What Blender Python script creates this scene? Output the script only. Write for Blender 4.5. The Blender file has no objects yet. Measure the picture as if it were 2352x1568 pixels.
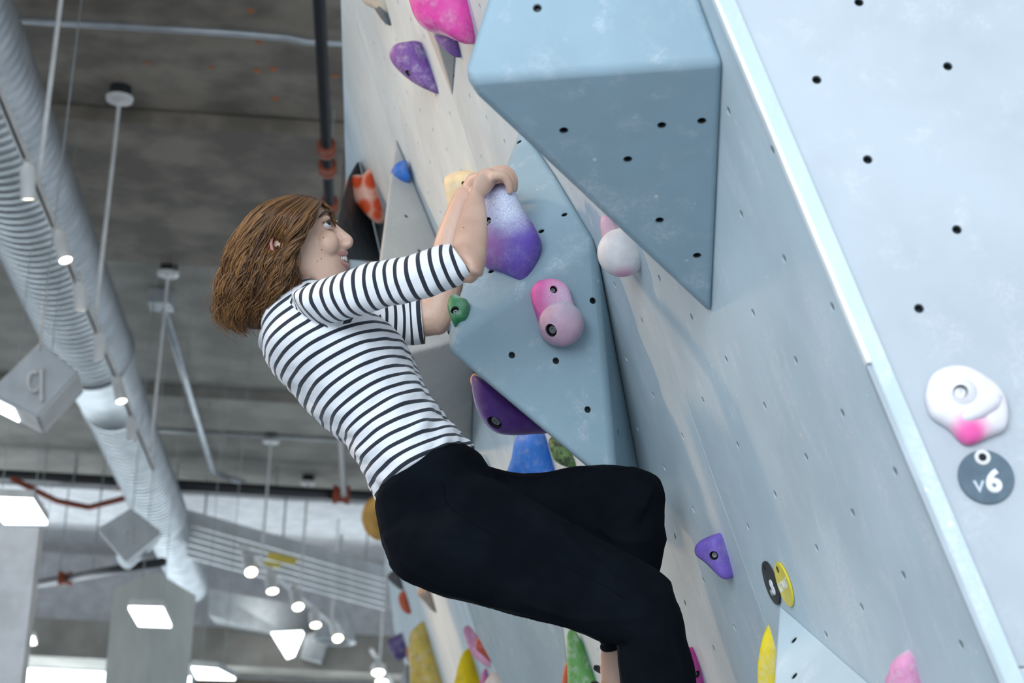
import bpy, bmesh, math, random
import numpy as np
from mathutils import Vector, Matrix

random.seed(7)
np.random.seed(7)
scene = bpy.context.scene
COL = scene.collection

# ------------------------------------------------------------------ camera (70 mm, tipped up 18 degrees)
FPX = 4573.0
K = 1.1
CAMZ = 1.6
_zen = Vector((600, 14032, 4573)).normalized()
_fwd = (Vector((0, 0, 1)) - _zen * _zen.z).normalized()
_rgt = _fwd.cross(_zen).normalized()
if _rgt.x < 0: _rgt = -_rgt
ROT = Matrix((_rgt, _fwd, _zen))                 # optics frame (x right, y up, z forward) -> world
CAMPOS = Vector((0, 0, CAMZ))
def ray(x, y): return Vector(((x - 1176) / FPX, (784 - y) / FPX, 1.0))
def P(x, y, d): return ROT @ (ray(x, y) * (d * K)) + CAMPOS
CF = (ROT @ Vector((0, 0, 1))).normalized()
CR = (ROT @ Vector((1, 0, 0))).normalized()
CU = (ROT @ Vector((0, 1, 0))).normalized()

cd = bpy.data.cameras.new('camera')
cam = bpy.data.objects.new('camera', cd)
COL.objects.link(cam)
cam.matrix_world = Matrix.Translation(CAMPOS) @ Matrix((CR, CU, -CF)).transposed().to_4x4()
cd.sensor_width = 36.0
cd.lens = FPX / 2352 * 36.0
cd.clip_start = 0.05
cd.clip_end = 200
cd.dof.use_dof = True
cd.dof.focus_distance = 3.3 * K
cd.dof.aperture_fstop = 6.3
scene.camera = cam

# ------------------------------------------------------------------ light and exposure
scene.view_settings.view_transform = 'Standard'
scene.view_settings.look = 'None'
scene.view_settings.gamma = 1.0
scene.view_settings.use_curve_mapping = False
scene.view_settings.exposure = 0.0
w = bpy.data.worlds.new('world'); scene.world = w; w.use_nodes = True
w.node_tree.nodes['Background'].inputs[0].default_value = (0.78, 0.88, 1.0, 1)
w.node_tree.nodes['Background'].inputs[1].default_value = 0.95

def area(name, loc, target, sx, sy, power, color):
    l = bpy.data.lights.new(name, 'AREA'); l.shape = 'RECTANGLE'; l.size = sx; l.size_y = sy
    l.energy = power; l.color = color
    o = bpy.data.objects.new(name, l); COL.objects.link(o)
    o.location = loc
    o.rotation_euler = (Vector(target) - Vector(loc)).to_track_quat('-Z', 'Y').to_euler()
    return o
def spot(name, loc, target, power, color, angle=60, blend=.7, rad=.04):
    l = bpy.data.lights.new(name, 'SPOT'); l.energy = power; l.color = color
    l.spot_size = math.radians(angle); l.spot_blend = blend; l.shadow_soft_size = rad
    o = bpy.data.objects.new(name, l); COL.objects.link(o)
    o.location = loc
    o.rotation_euler = (Vector(target) - Vector(loc)).to_track_quat('-Z', 'Y').to_euler()
    return o
# daylight from the window front behind the photographer
area('window_daylight', (-1.7, -3.7, 3.5), (0.2, 3.0, 2.4), 5.0, 3.0, 450, (0.82, 0.92, 1.0))
# warm track spots on the climbers' side of the room (unseen, set left of the track in view for evener light)
WARM = (1.0, 0.63, 0.36)
spot('track_spot_light', (-4.0, 4.4, 5.2), (-0.05, 4.2, 3.2), 360, WARM, 46, 1, .12)
spot('track_spot_light', (-4.4, 6.4, 5.2), (-0.3, 5.6, 3.3), 400, WARM, 46, 1, .15)
spot('track_spot_light', (-3.6, 10.4, 5.2), (-0.4, 9.6, 2.4), 560, WARM, 70, 1, .18)

# ------------------------------------------------------------------ materials
def new_mat(name):
    m = bpy.data.materials.new(name); m.use_nodes = True
    nt = m.node_tree
    return m, nt, nt.nodes, nt.links, nt.nodes['Principled BSDF']
def lin(c):
    return tuple((v / 255 / 12.92) if v / 255 <= .04045 else ((v / 255 + .055) / 1.055) ** 2.4 for v in c) + (1,)
def rgb(c): return tuple(c) + (1,) if len(c) == 3 else tuple(c)
def noise(N, L, vec, scale, detail=4, rough=.55):
    n = N.new('ShaderNodeTexNoise'); n.inputs['Scale'].default_value = scale
    n.inputs['Detail'].default_value = detail; n.inputs['Roughness'].default_value = rough
    if vec is not None: L.new(vec, n.inputs['Vector'])
    return n.outputs['Fac']
def ramp(N, L, fac, a, b):
    r = N.new('ShaderNodeMapRange'); r.inputs[1].default_value = a; r.inputs[2].default_value = b
    r.interpolation_type = 'SMOOTHSTEP'
    L.new(fac, r.inputs[0]); return r.outputs[0]
def mix(N, L, fac, a, b):
    m = N.new('ShaderNodeMix'); m.data_type = 'RGBA'
    if hasattr(fac, 'is_output'): L.new(fac, m.inputs[0])
    else: m.inputs[0].default_value = fac
    for v, i in ((a, 6), (b, 7)):
        if hasattr(v, 'is_output'): L.new(v, m.inputs[i])
        else: m.inputs[i].default_value = rgb(v)
    return m.outputs[2]
def math_(N, L, op, a, b=None, c=None):
    m = N.new('ShaderNodeMath'); m.operation = op
    for i, v in enumerate((a, b, c)):
        if v is None: continue
        if hasattr(v, 'is_output'): L.new(v, m.inputs[i])
        else: m.inputs[i].default_value = v
    return m.outputs[0]
def bump(N, L, bsdf, h, strength, dist=.002):
    b = N.new('ShaderNodeBump'); b.inputs['Strength'].default_value = strength
    b.inputs['Distance'].default_value = dist
    L.new(h, b.inputs['Height']); L.new(b.outputs[0], bsdf.inputs['Normal'])

def simple(name, c, rough=.5, metal=0.0, c2=None, scale=6, grain=0.0, gscale=400, emit=0.0):
    m, nt, N, L, B = new_mat(name)
    tc = N.new('ShaderNodeTexCoord').outputs['Object']
    c2 = c2 or tuple(v * .82 for v in c[:3])
    col = mix(N, L, ramp(N, L, noise(N, L, tc, scale), .35, .65), c, c2)
    L.new(col, B.inputs['Base Color'])
    B.inputs['Roughness'].default_value = rough; B.inputs['Metallic'].default_value = metal
    if grain: bump(N, L, B, noise(N, L, tc, gscale, 2), grain)
    if emit:
        B.inputs['Emission Color'].default_value = rgb(c); B.inputs['Emission Strength'].default_value = emit
    return m

def sanded(name, c, chalk=(.80, .82, .84), amount=.5, streak=None, speck=.5, rough=.75):
    """painted, sanded climbing panel: soft tone changes, rubbed-in chalk streaks, chipped specks"""
    m, nt, N, L, B = new_mat(name)
    tc = N.new('ShaderNodeTexCoord').outputs['Object']
    mp = N.new('ShaderNodeMapping'); L.new(tc, mp.inputs[0])
    if streak is not None:                       # streak: rotation that lays local Z along the streaks
        mp.inputs['Rotation'].default_value = streak
        mp.inputs['Scale'].default_value = (1, 1, .28)
    v = mp.outputs[0]
    base = mix(N, L, ramp(N, L, noise(N, L, tc, 3.0), .3, .7), c, tuple(x * .84 for x in c))
    s1 = ramp(N, L, noise(N, L, v, 5.5, 8, .68), .50, .70)
    s2 = ramp(N, L, noise(N, L, v, 21, 6, .65), .54, .70)
    k = math_(N, L, 'MAXIMUM', s1, math_(N, L, 'MULTIPLY', s2, .8))
    fine = ramp(N, L, noise(N, L, tc, 160, 3, .7), .25, .75)
    k = math_(N, L, 'MULTIPLY', k, fine)
    k = math_(N, L, 'MULTIPLY', k, amount)
    col = mix(N, L, k, base, chalk)
    vo = N.new('ShaderNodeTexVoronoi'); vo.inputs['Scale'].default_value = 34; L.new(tc, vo.inputs['Vector'])
    d = ramp(N, L, vo.outputs['Distance'], .13, .07)
    sel = N.new('ShaderNodeSeparateColor'); L.new(vo.outputs['Color'], sel.inputs[0])
    d = math_(N, L, 'MULTIPLY', d, ramp(N, L, sel.outputs[0], .80, .84))
    d = math_(N, L, 'MULTIPLY', d, speck)
    col = mix(N, L, d, col, (.82, .80, .74))
    L.new(col, B.inputs['Base Color'])
    B.inputs['Roughness'].default_value = rough
    bump(N, L, B, noise(N, L, tc, 900, 2, .7), .35, .0008)
    return m

def resin(name, c, chalk=.35, at=None, rad=.06, chalkc=(.80, .80, .84), rough=.6, c2=None, c2at=None, c2rad=.05, grain=.4):
    """polyurethane hold, coloured right through; chalk dust rubbed on where hands grip (at, rad in hold space)"""
    m, nt, N, L, B = new_mat(name)
    tc = N.new('ShaderNodeTexCoord').outputs['Object']
    col = mix(N, L, ramp(N, L, noise(N, L, tc, 18), .35, .65), c, tuple(x * .8 for x in c))
    def blob(p, r):
        vm = N.new('ShaderNodeVectorMath'); vm.operation = 'DISTANCE'
        L.new(tc, vm.inputs[0]); vm.inputs[1].default_value = p
        return ramp(N, L, math_(N, L, 'ADD', vm.outputs['Value'], math_(N, L, 'MULTIPLY', noise(N, L, tc, 30, 4), r * .5)), r * 1.55, r * .55)
    if c2 is not None: col = mix(N, L, blob(c2at, c2rad), col, c2)
    k = math_(N, L, 'MULTIPLY', ramp(N, L, noise(N, L, tc, 26, 6, .7), .42, .75), chalk)
    if at is not None: k = math_(N, L, 'MAXIMUM', k, blob(at, rad))
    k = math_(N, L, 'MULTIPLY', k, ramp(N, L, noise(N, L, tc, 420, 3, .7), .12, .62))
    col = mix(N, L, k, col, chalkc)
    L.new(col, B.inputs['Base Color']); B.inputs['Roughness'].default_value = rough
    bump(N, L, B, noise(N, L, tc, 520, 3, .7), grain, .0012)
    return m

# ------------------------------------------------------------------ object helpers
def tag(o, label=None, cat=None, group=None, kind=None):
    if label: o['label'] = label
    if cat: o['category'] = cat
    if group: o['group'] = group
    if kind: o['kind'] = kind
    return o
def empty(name, loc, label=None, cat=None, group=None, kind=None):
    o = bpy.data.objects.new(name, None); COL.objects.link(o); o.location = loc
    o.empty_display_size = .05
    return tag(o, label, cat, group, kind)
def link(name, me, mat=None, parent=None, origin=None, smooth=False):
    """link a mesh given in world coordinates; origin moves the object origin there"""
    if origin is None:
        n = len(me.vertices)
        origin = sum((v.co for v in me.vertices), Vector()) / max(n, 1)
    origin = Vector(origin)
    me.transform(Matrix.Translation(-origin))
    o = bpy.data.objects.new(name, me); COL.objects.link(o)
    if mat is not None:
        me.materials.clear(); me.materials.append(mat)
    if smooth:
        me.polygons.foreach_set('use_smooth', [True] * len(me.polygons))
    o.location = origin
    if parent is not None:
        o.parent = parent
        o.location = origin - world_loc(parent)
    return o
def world_loc(o):
    l = Vector(o.location)
    while o.parent is not None:
        o = o.parent; l = l + Vector(o.location)
    return l
def bm_mesh(bm, name='mesh'):
    me = bpy.data.meshes.new(name); bm.normal_update(); bm.to_mesh(me); bm.free(); return me
def evaluated(o):
    dg = bpy.context.evaluated_depsgraph_get()
    return bpy.data.meshes.new_from_object(o.evaluated_get(dg))
def frame(zdir, xhint=Vector((1, 0, 0))):
    z = Vector(zdir).normalized(); x = Vector(xhint) - z * z.dot(xhint)
    if x.length < 1e-4: x = Vector((0, 1, 0)) - z * z.y
    x.normalize(); y = z.cross(x)
    return Matrix((x, y, z)).transposed()
def add_box(bm, c, ax, ay, az):
    """box from centre and three half-axis vectors"""
    vs = [bm.verts.new(Vector(c) + sx * Vector(ax) + sy * Vector(ay) + sz * Vector(az))
          for sx in (-1, 1) for sy in (-1, 1) for sz in (-1, 1)]
    for f in ((0, 1, 3, 2), (4, 6, 7, 5), (0, 4, 5, 1), (2, 3, 7, 6), (0, 2, 6, 4), (1, 5, 7, 3)):
        bm.faces.new([vs[i] for i in f])
def add_cyl(bm, p, q, r0, r1=None, n=12, cap=True):
    r1 = r0 if r1 is None else r1
    p = Vector(p); q = Vector(q); m = frame(q - p)
    a = []; b = []
    for i in range(n):
        t = 2 * math.pi * i / n; d = m @ Vector((math.cos(t), math.sin(t), 0))
        a.append(bm.verts.new(p + d * r0)); b.append(bm.verts.new(q + d * r1))
    for i in range(n):
        j = (i + 1) % n; bm.faces.new((a[i], a[j], b[j], b[i]))
    if cap: bm.faces.new(a[::-1]); bm.faces.new(b)
def add_tube(bm, pts, r, n=8):
    """tube through points, radius number or list"""
    pts = [Vector(p) for p in pts]; rs = r if isinstance(r, (list, tuple)) else [r] * len(pts)
    rings = []; x = Vector((.3, .5, .8))
    for i, p in enumerate(pts):
        d = (pts[min(i + 1, len(pts) - 1)] - pts[max(i - 1, 0)])
        m = frame(d, x); x = m.col[0]
        rings.append([bm.verts.new(p + m @ Vector((math.cos(2 * math.pi * k / n) * rs[i], math.sin(2 * math.pi * k / n) * rs[i], 0))) for k in range(n)])
    for a, b in zip(rings, rings[1:]):
        for k in range(n):
            l = (k + 1) % n; bm.faces.new((a[k], a[l], b[l], b[k]))
    bm.faces.new(rings[0][::-1]); bm.faces.new(rings[-1])
def add_lathe(bm, p, axis, prof, n=16):
    """profile [(along, radius)] turned about axis from p"""
    m = frame(axis); z = m.col[2]; rings = []
    for a, r in prof:
        rings.append([bm.verts.new(Vector(p) + z * a + m @ Vector((math.cos(2 * math.pi * k / n) * r, math.sin(2 * math.pi * k / n) * r, 0))) for k in range(n)])
    for a, b in zip(rings, rings[1:]):
        for k in range(n):
            l = (k + 1) % n; bm.faces.new((a[k], a[l], b[l], b[k]))
    bm.faces.new(rings[0][::-1]); bm.faces.new(rings[-1])
def add_prism(bm, poly, off):
    a = [bm.verts.new(Vector(p)) for p in poly]; b = [bm.verts.new(Vector(p) + Vector(off)) for p in poly]
    bm.faces.new(a); bm.faces.new(b[::-1]); n = len(a)
    for i in range(n):
        j = (i + 1) % n; bm.faces.new((a[j], a[i], b[i], b[j]))
def spline(pts, n, closed=False):
    """Catmull-Rom through points (any dimension), n samples"""
    A = np.array(pts, float); m = len(A)
    if closed:
        ts = np.linspace(0, m, n, endpoint=False); idx = lambda i: A[i % m]
    else:
        ts = np.linspace(0, m - 1, n); idx = lambda i: A[min(max(i, 0), m - 1)]
    out = []
    for t in ts:
        i = int(math.floor(t)); i = min(i, m - 2) if not closed else i
        u = t - i; p0, p1, p2, p3 = idx(i - 1), idx(i), idx(i + 1), idx(i + 2)
        out.append(.5 * ((2 * p1) + (-p0 + p2) * u + (2 * p0 - 5 * p1 + 4 * p2 - p3) * u * u + (-p0 + 3 * p1 - 3 * p2 + p3) * u ** 3))
    return np.array(out)
def hit(x, y, pt, nrm):
    """point where the sight line of a pixel meets a plane"""
    d = ROT @ ray(x, y); nrm = Vector(nrm)
    return CAMPOS + d * ((Vector(pt) - CAMPOS).dot(nrm) / d.dot(nrm))
def to_px(p):
    c = ROT.transposed() @ (Vector(p) - CAMPOS)
    return 1176 + FPX * c.x / c.z, 784 - FPX * c.y / c.z, c.z / K
def inside(x, y, poly):
    r = False; n = len(poly)
    for i in range(n):
        x0, y0 = poly[i]; x1, y1 = poly[(i + 1) % n]
        if (y0 > y) != (y1 > y) and x < (x1 - x0) * (y - y0) / (y1 - y0) + x0: r = not r
    return r
def drilled(me, holes, r, depth):
    """cut round holes [(point, outward normal)] into a closed mesh"""
    if not holes: return me
    bm = bmesh.new()
    for p, nn in holes: add_cyl(bm, p + nn * .01, p - nn * depth, r, n=14)
    cme = bm_mesh(bm)
    a = bpy.data.objects.new('tmp_a', me); b = bpy.data.objects.new('tmp_b', cme)
    COL.objects.link(a); COL.objects.link(b)
    md = a.modifiers.new('cut', 'BOOLEAN'); md.operation = 'DIFFERENCE'; md.object = b; md.solver = 'EXACT'
    out = evaluated(a)
    bpy.data.objects.remove(a); bpy.data.objects.remove(b)
    return out
_nut = [None]
def t_nut(p, nn, parent, depth=.014):
    if _nut[0] is None:
        bm = bmesh.new()
        add_lathe(bm, (0, 0, 0), (0, 0, 1), [(-depth, .0052), (-depth + .003, .0062), (-.002, .0062), (-.002, .0046), (-depth + .004, .0044)], 14)
        me = bm_mesh(bm, 't_nut'); me.materials.append(MAT['nut']); _nut[0] = me
    o = bpy.data.objects.new('t_nut', _nut[0]); COL.objects.link(o)
    o.parent = parent; o.location = Vector(p) - world_loc(parent)
    o.rotation_euler = frame(nn).to_euler()
    return o

# ------------------------------------------------------------------ the overhanging wall's own axes (20 degrees past vertical)
HD = (ROT @ Vector((-331, -1476, 4573)))
HD = Vector((HD.x, HD.y, 0)).normalized()              # runs away from the camera along the wall
LEFT = Vector((-HD.y, HD.x, 0))                         # horizontal, off the wall towards the climber
if LEFT.x > 0: LEFT = -LEFT
_a = math.radians(20)
UD = (Vector((0, 0, 1)) * math.cos(_a) + LEFT * math.sin(_a)).normalized()   # up along the wall
WN = HD.cross(UD).normalized()
if WN.dot(LEFT) < 0: WN = -WN
W0 = P(1801, 594, 2.39)
def ST(s, t, off=0.0): return W0 + HD * (s * K) + UD * (t * K) + WN * off
def wall(x, y, off=0.0): return hit(x, y, W0 + WN * off, WN)
def st_of(p):
    d = Vector(p) - W0; return d.dot(HD) / K, d.dot(UD) / K
def level(x, y, z): return hit(x, y, Vector((0, 0, z)), (0, 0, 1))
# ------------------------------------------------------------------ material set
STREAK = frame(UD, HD).to_euler()
STREAK = (-STREAK.x, -STREAK.y, -STREAK.z)
MAT = {}
MAT['wall'] = sanded('grey_blue_wall_paint', (.555, .665, .72), amount=.6, streak=STREAK, speck=.7)
MAT['panel'] = sanded('pale_panel_paint', (.485, .53, .57), amount=.3, speck=0)
MAT['volume'] = sanded('blue_grey_volume_paint', (.30, .42, .49), amount=.36, speck=.45)
MAT['volume_far'] = sanded('grey_volume_paint', (.47, .47, .46), amount=.35, speck=.2)
MAT['nut'] = simple('dark_zinc', (.035, .045, .05), .45, .6)
MAT['trimw'] = simple('white_edge_trim', (.86, .88, .86), .35)
MAT['trimg'] = simple('grey_edge_trim', (.42, .48, .52), .5)
MAT['concrete'] = simple('board_marked_concrete', (.255, .22, .178), .9, 0, (.135, .118, .095), 2.2, .5, 60)
MAT['concrete2'] = simple('pale_concrete', (.62, .64, .60), .9, 0, (.52, .54, .50), 1.2, .3, 60)
MAT['concrete3'] = simple('mid_grey_concrete', (.30, .285, .25), .9, 0, (.21, .20, .175), 2.0, .4, 60)  # paler copy for farther slabs, window light put into the colour; also the beam
MAT['column'] = simple('pale_column_concrete', (.56, .57, .52), .9, 0, (.48, .49, .45), 1.5, .3, 60)
MAT['mat'] = simple('fill_grey_crash_mat_vinyl', (.40, .41, .43), .6)  # unseen floor, its grey raised to throw fill light from below
MAT['galv'] = simple('galvanised_steel', (.46, .49, .51), .48, .75, (.36, .39, .41), 5)
MAT['galvd'] = simple('dull_galvanised_steel', (.40, .42, .42), .5, .6)
MAT['white'] = simple('white_powder_coat', (.72, .72, .70), .5)
MAT['greyw'] = simple('grey_powder_coat', (.50, .52, .53), .55)
MAT['bpipe'] = simple('black_painted_pipe', (.012, .013, .016), .45)
MAT['red'] = simple('red_oxide_coupling', (.30, .055, .02), .6)
MAT['orange'] = simple('orange_layout_paint', (.48, .14, .035), .9)
MAT['lens'] = simple('lit_warm_lens', (1.0, .90, .72), .4, emit=9)
MAT['led'] = simple('lit_white_diffuser', (.95, .98, 1.0), .4, emit=4.5)
MAT['daylit'] = simple('daylit_window_glass', (.82, .93, 1.0), .2, emit=6)
MAT['plaster_lit'] = simple('white_plaster_lit_concrete', (.78, .78, .79), .8)  # pier's own white; on far slabs and spandrel, window light as colour
MAT['yellowt'] = simple('yellow_marking', (.70, .56, .10), .7)
MAT['steel'] = simple('zinc_bolt', (.30, .32, .33), .35, .8)
MAT['dark'] = simple('dark_recess', (.012, .012, .016), .8)

# ------------------------------------------------------------------ setting: floor, ceiling, climbing walls
def slab(name, a0, a1, b0, b1, z0, z1, mat, parent=None, gap=0.0):
    """box laid out along the wall direction (a) and off it (b), heights above the camera in metres"""
    bm = bmesh.new()
    c = HD * ((a0 + a1) / 2) + LEFT * ((b0 + b1) / 2) + Vector((0, 0, CAMZ + (z0 + z1) / 2))
    add_box(bm, c, HD * ((a1 - a0) / 2 - gap), LEFT * ((b1 - b0) / 2), Vector((0, 0, (z1 - z0) / 2)))
    return link(name, bm_mesh(bm, name), mat, parent)
tag(slab('floor', -6, 46, -6, 16, -1.9, -1.6, MAT['mat']), kind='structure')
HC = 5.5                                               # ceiling above the camera
ceil = empty('ceiling', HD * 15 + LEFT * 3 + Vector((0, 0, CAMZ + HC)), kind='structure')
cuts = [2.5, 8.2, 12.35, 13.7, 15.35, 18.9, 20.1, 23.0, 25.0, 28.0]
for i, (a0, a1) in enumerate(zip(cuts, cuts[1:])):
    dz = (.0, .0, -.09, -.02, .0, -.10, .0, -.12, 0)[i]
    slab('concrete_slab', a0, a1, -4.5, 16, HC + dz, HC + .4, MAT['concrete'] if a1 < 18 else (MAT['concrete3'] if a1 < 24 else MAT['plaster_lit']), ceil, .03)  # slabs turn paler with distance, window light put into their colour
for (x, y, wpx) in ((575, 25, 13), (595, 98, 11), (340, 145, 9), (487, 155, 9), (590, 163, 12), (628, 160, 12), (632, 227, 12), (622, 287, 11), (770, 175, 10), (460, 588, 9)):
    p = level(x, y, CAMZ + HC - .004); d = (p - CAMPOS).dot(CF); r = wpx * d / FPX * .75
    bm = bmesh.new()
    pts = []
    for k in range(9):
        t = 2 * math.pi * k / 9; rr = r * random.uniform(.75, 1.15)
        pts.append(p + LEFT * math.cos(t) * rr + HD * math.sin(t) * rr * 1.1)
    add_prism(bm, pts, Vector((0, 0, .003)))
    link('paint_mark', bm_mesh(bm), MAT['orange'], ceil)

VOL1 = [(1062, 185), (1120, 0), (1610, 0), (1664, 145), (1637, 724)]
VOL2 = [(1195, 285), (1270, 390), (1367, 548), (1400, 740), (1462, 1085), (1345, 1085), (1070, 850), (1018, 790), (1085, 620)]
BODY = [(640, 640), (1030, 560), (1060, 400), (1180, 390), (1190, 450), (1100, 640), (1000, 760), (1090, 1030), (1140, 1090), (1450, 1066), (1520, 1110), (1522, 1300), (1605, 1568), (1400, 1568), (1380, 1480), (950, 1350), (860, 1130), (600, 800)]
NEARVOL = [(1785, 1385), (2000, 1568), (1740, 1568), (1745, 1450)]
def hidden_px(x, y):
    return x < -5 or x > 2357 or y < -5 or y > 1573 or any(inside(x, y, q) for q in (VOL1, VOL2, BODY, NEARVOL))

T_TOP = 2.05; T_BOT = -2.62
def trim_s(t):                                          # where the white edge runs on the wall
    s0, t0 = st_of(wall(1652, 0)); s1, t1 = st_of(wall(2312, 1568))
    return s0 + (s1 - s0) * (t - t0) / (t1 - t0)
wr = empty('wall_right', ST(2, -2.5), kind='structure')
seams = [None, .71, 1.82, 2.93, 4.04, 5.15]
def wall_panel(poly, nrm, thick, holes, mat, parent):
    bm = bmesh.new(); add_prism(bm, poly, -nrm * thick)
    bmesh.ops.recalc_face_normals(bm, faces=bm.faces)
    me = drilled(bm_mesh(bm), [(p, nrm) for p in holes], .0064, .013)
    pnl = link('wall_panel', me, mat, parent, origin=sum((Vector(p) for p in poly), Vector()) / len(poly))
    for p in holes: t_nut(p, nrm, pnl)
    return pnl
g = .0012
for i in range(len(seams) - 1):
    for (ta, tb) in ((T_BOT, -.72), (-.72, T_TOP)):
        s1 = seams[i + 1] - g
        if i == 0: poly = [ST(trim_s(ta), ta + g), ST(s1, ta + g), ST(s1, tb - g), ST(trim_s(tb), tb - g)]
        else: poly = [ST(seams[i] + g, ta + g), ST(s1, ta + g), ST(s1, tb - g), ST(seams[i] + g, tb - g)]
        holes = []
        if i < 3:
            for j in range(-7, 21):
                t = j * .1005
                if not (ta + .03 < t < tb - .03): continue
                for k in range(-2, 16):
                    s = k * .2034 + (.1 if j % 2 else 0)
                    lo = trim_s(t) if i == 0 else seams[i]
                    if not (lo + .025 < s < seams[i + 1] - .02): continue
                    p = ST(s, t); x, y, d = to_px(p)
                    if hidden_px(x, y): continue
                    holes.append(p)
        wall_panel(poly, WN, .02, holes, MAT['wall'], wr)
# the wall carries on, turned a little, to the far end of the room
E0 = ST(5.15, T_TOP)
E1 = level(905, 1440, E0.z)
H2 = Vector((E1.x - E0.x, E1.y - E0.y, 0)); LEN2 = H2.length; H2.normalize()
L2 = Vector((-H2.y, H2.x, 0)); L2 = -L2 if L2.x > 0 else L2
U2 = (Vector((0, 0, 1)) * math.cos(_a) + L2 * math.sin(_a)).normalized()
N2 = H2.cross(U2).normalized(); N2 = -N2 if N2.dot(L2) < 0 else N2
def wall2(x, y, off=0.0): return hit(x, y, E0 + N2 * off, N2)
HT2 = (E0.z - .0) / U2.z
for i in range(5):
    a0 = LEN2 * i / 5 + .002; a1 = LEN2 * (i + 1) / 5
    wall_panel([E0 + H2 * a0 - U2 * HT2, E0 + H2 * a1 - U2 * HT2, E0 + H2 * a1, E0 + H2 * a0], N2, .02, [], MAT['wall'], wr)

# bright panel that faces the camera, right of the white edge
TA = wall(1645, 0); TB = wall(2305, 1568)
PQ = P(2352, 650, 2.24)
PN = (TB - TA).cross(PQ - TA).normalized()
if PN.dot(CF) > 0: PN = -PN
def panel(x, y, off=0.0): return hit(x, y, TA + PN * off, PN)
wf = empty('wall_front', panel(2500, 1500), kind='structure')
def edge_px(y): return 1648 + (2308 - 1648) * y / 1568
PH = [(1973, 5), (1876, 183), (2177, 152), (1993, 366), (2198, 527), (2111, 708)]
wall_panel([panel(edge_px(-260), -260), panel(edge_px(1529), 1529), panel(3000, 1538), panel(3000, -260)], PN, .02, [panel(*q) for q in PH], MAT['panel'], wf)
wall_panel([panel(edge_px(1533), 1533), panel(edge_px(2200), 2200), panel(3000, 2200), panel(3000, 1542)], PN, .02, [], MAT['panel'], wf)
# white edge strip, in two lengths that meet at a small step
def strip(name, pts, width, mat, lift):
    """strip of real thickness along the corner"""
    bm = bmesh.new()
    a, b = (panel(*pts[0], .0), panel(*pts[1], .0))
    sd = (b - a).cross(PN).normalized(); sd = -sd if sd.dot(CR) < 0 else sd
    add_box(bm, (a + b) / 2 + PN * lift * .5, (b - a) / 2, sd * width / 2, PN * (lift * .5 + .004))
    o = link(name, bm_mesh(bm), mat); tag(o, kind='structure')
    md = o.modifiers.new('round', 'BEVEL'); md.width = .002; md.segments = 2
    return o
def tx(y, o=0): return edge_px(y) + o
strip('trim_1', [(tx(-260, -3), -260), (tx(838, -3), 838)], .0105, MAT['trimw'], .006)
strip('trim_2', [(tx(842, 4), 842), (tx(2200, 4), 2200)], .0085, MAT['trimw'], .004)
strip('trim_3', [(tx(842, -9), 842), (tx(2200, -9), 2200)], .0065, MAT['trimg'], .003)

# ------------------------------------------------------------------ faceted volumes bolted to the wall
def hull_volume(name, pts, label, bev, mat, holes=(), parent=None, group=None):
    bm = bmesh.new()
    for p in pts: bm.verts.new(p)
    bmesh.ops.convex_hull(bm, input=bm.verts)
    bmesh.ops.dissolve_limit(bm, angle_limit=math.radians(2), verts=bm.verts, edges=bm.edges)
    bm.normal_update()
    es = [e for e in bm.edges if len(e.link_faces) == 2 and e.calc_face_angle(0) > math.radians(6)]
    bmesh.ops.bevel(bm, geom=es, offset=bev, segments=4, profile=.5, affect='EDGES', clamp_overlap=True)
    bmesh.ops.recalc_face_normals(bm, faces=bm.faces)
    from mathutils.bvhtree import BVHTree
    bvh = BVHTree.FromBMesh(bm)
    hs = []
    for (x, y) in holes:
        d = (ROT @ ray(x, y)).normalized()
        loc, nn, idx, dist = bvh.ray_cast(CAMPOS, d)
        if loc is not None: hs.append((loc, -nn if nn.dot(d) > 0 else nn))
    me = drilled(bm_mesh(bm), hs, .0066, .014)
    o = link(name, me, mat)
    md = o.modifiers.new('shade', 'WEIGHTED_NORMAL'); md.keep_sharp = True
    me.polygons.foreach_set('use_smooth', [True] * len(me.polygons))
    tag(o, label, 'volume', group)
    for p, nn in hs: t_nut(p, nn, o)
    return o
V1P3 = P(1060, 186, 2.42)
V1P1 = wall(1664, 142); V1P2 = wall(1637, 726); V1P4 = wall(1556, -150)
_n = (V1P3 - V1P1).cross(V1P4 - V1P1).normalized()
V1P5 = hit(1168, -150, V1P1, _n)
hull_volume('climbing_volume', [V1P1, V1P2, V1P3, V1P4, V1P5, wall(1440, 450), wall(1280, -120)],
            'large blue-grey faceted volume jutting out at the top, beside the white edge strip', .012, MAT['volume'],
            [(1295, 300), (1442, 366), (1520, 288), (1612, 278), (1515, 506), (1601, 587), (1234, 18)])
V2L = P(1012, 792, 3.3)
V2T = wall(1197, 280); V2R1 = wall(1367, 546)
hull_volume('climbing_volume', [V2T, wall(1272, 390), V2R1, wall(1402, 740), wall(1478, 1130), V2L, wall(1420, 1135, .10), wall(1190, 620), wall(1270, 860)],
            'blue-grey faceted volume under her hands, carrying the large purple hold', .016, MAT['volume'],
            [(1176, 815), (1277, 828), (1362, 690), (1350, 940), (1420, 992), (1296, 492), (1243, 530), (1128, 622), (1192, 325)])
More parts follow.
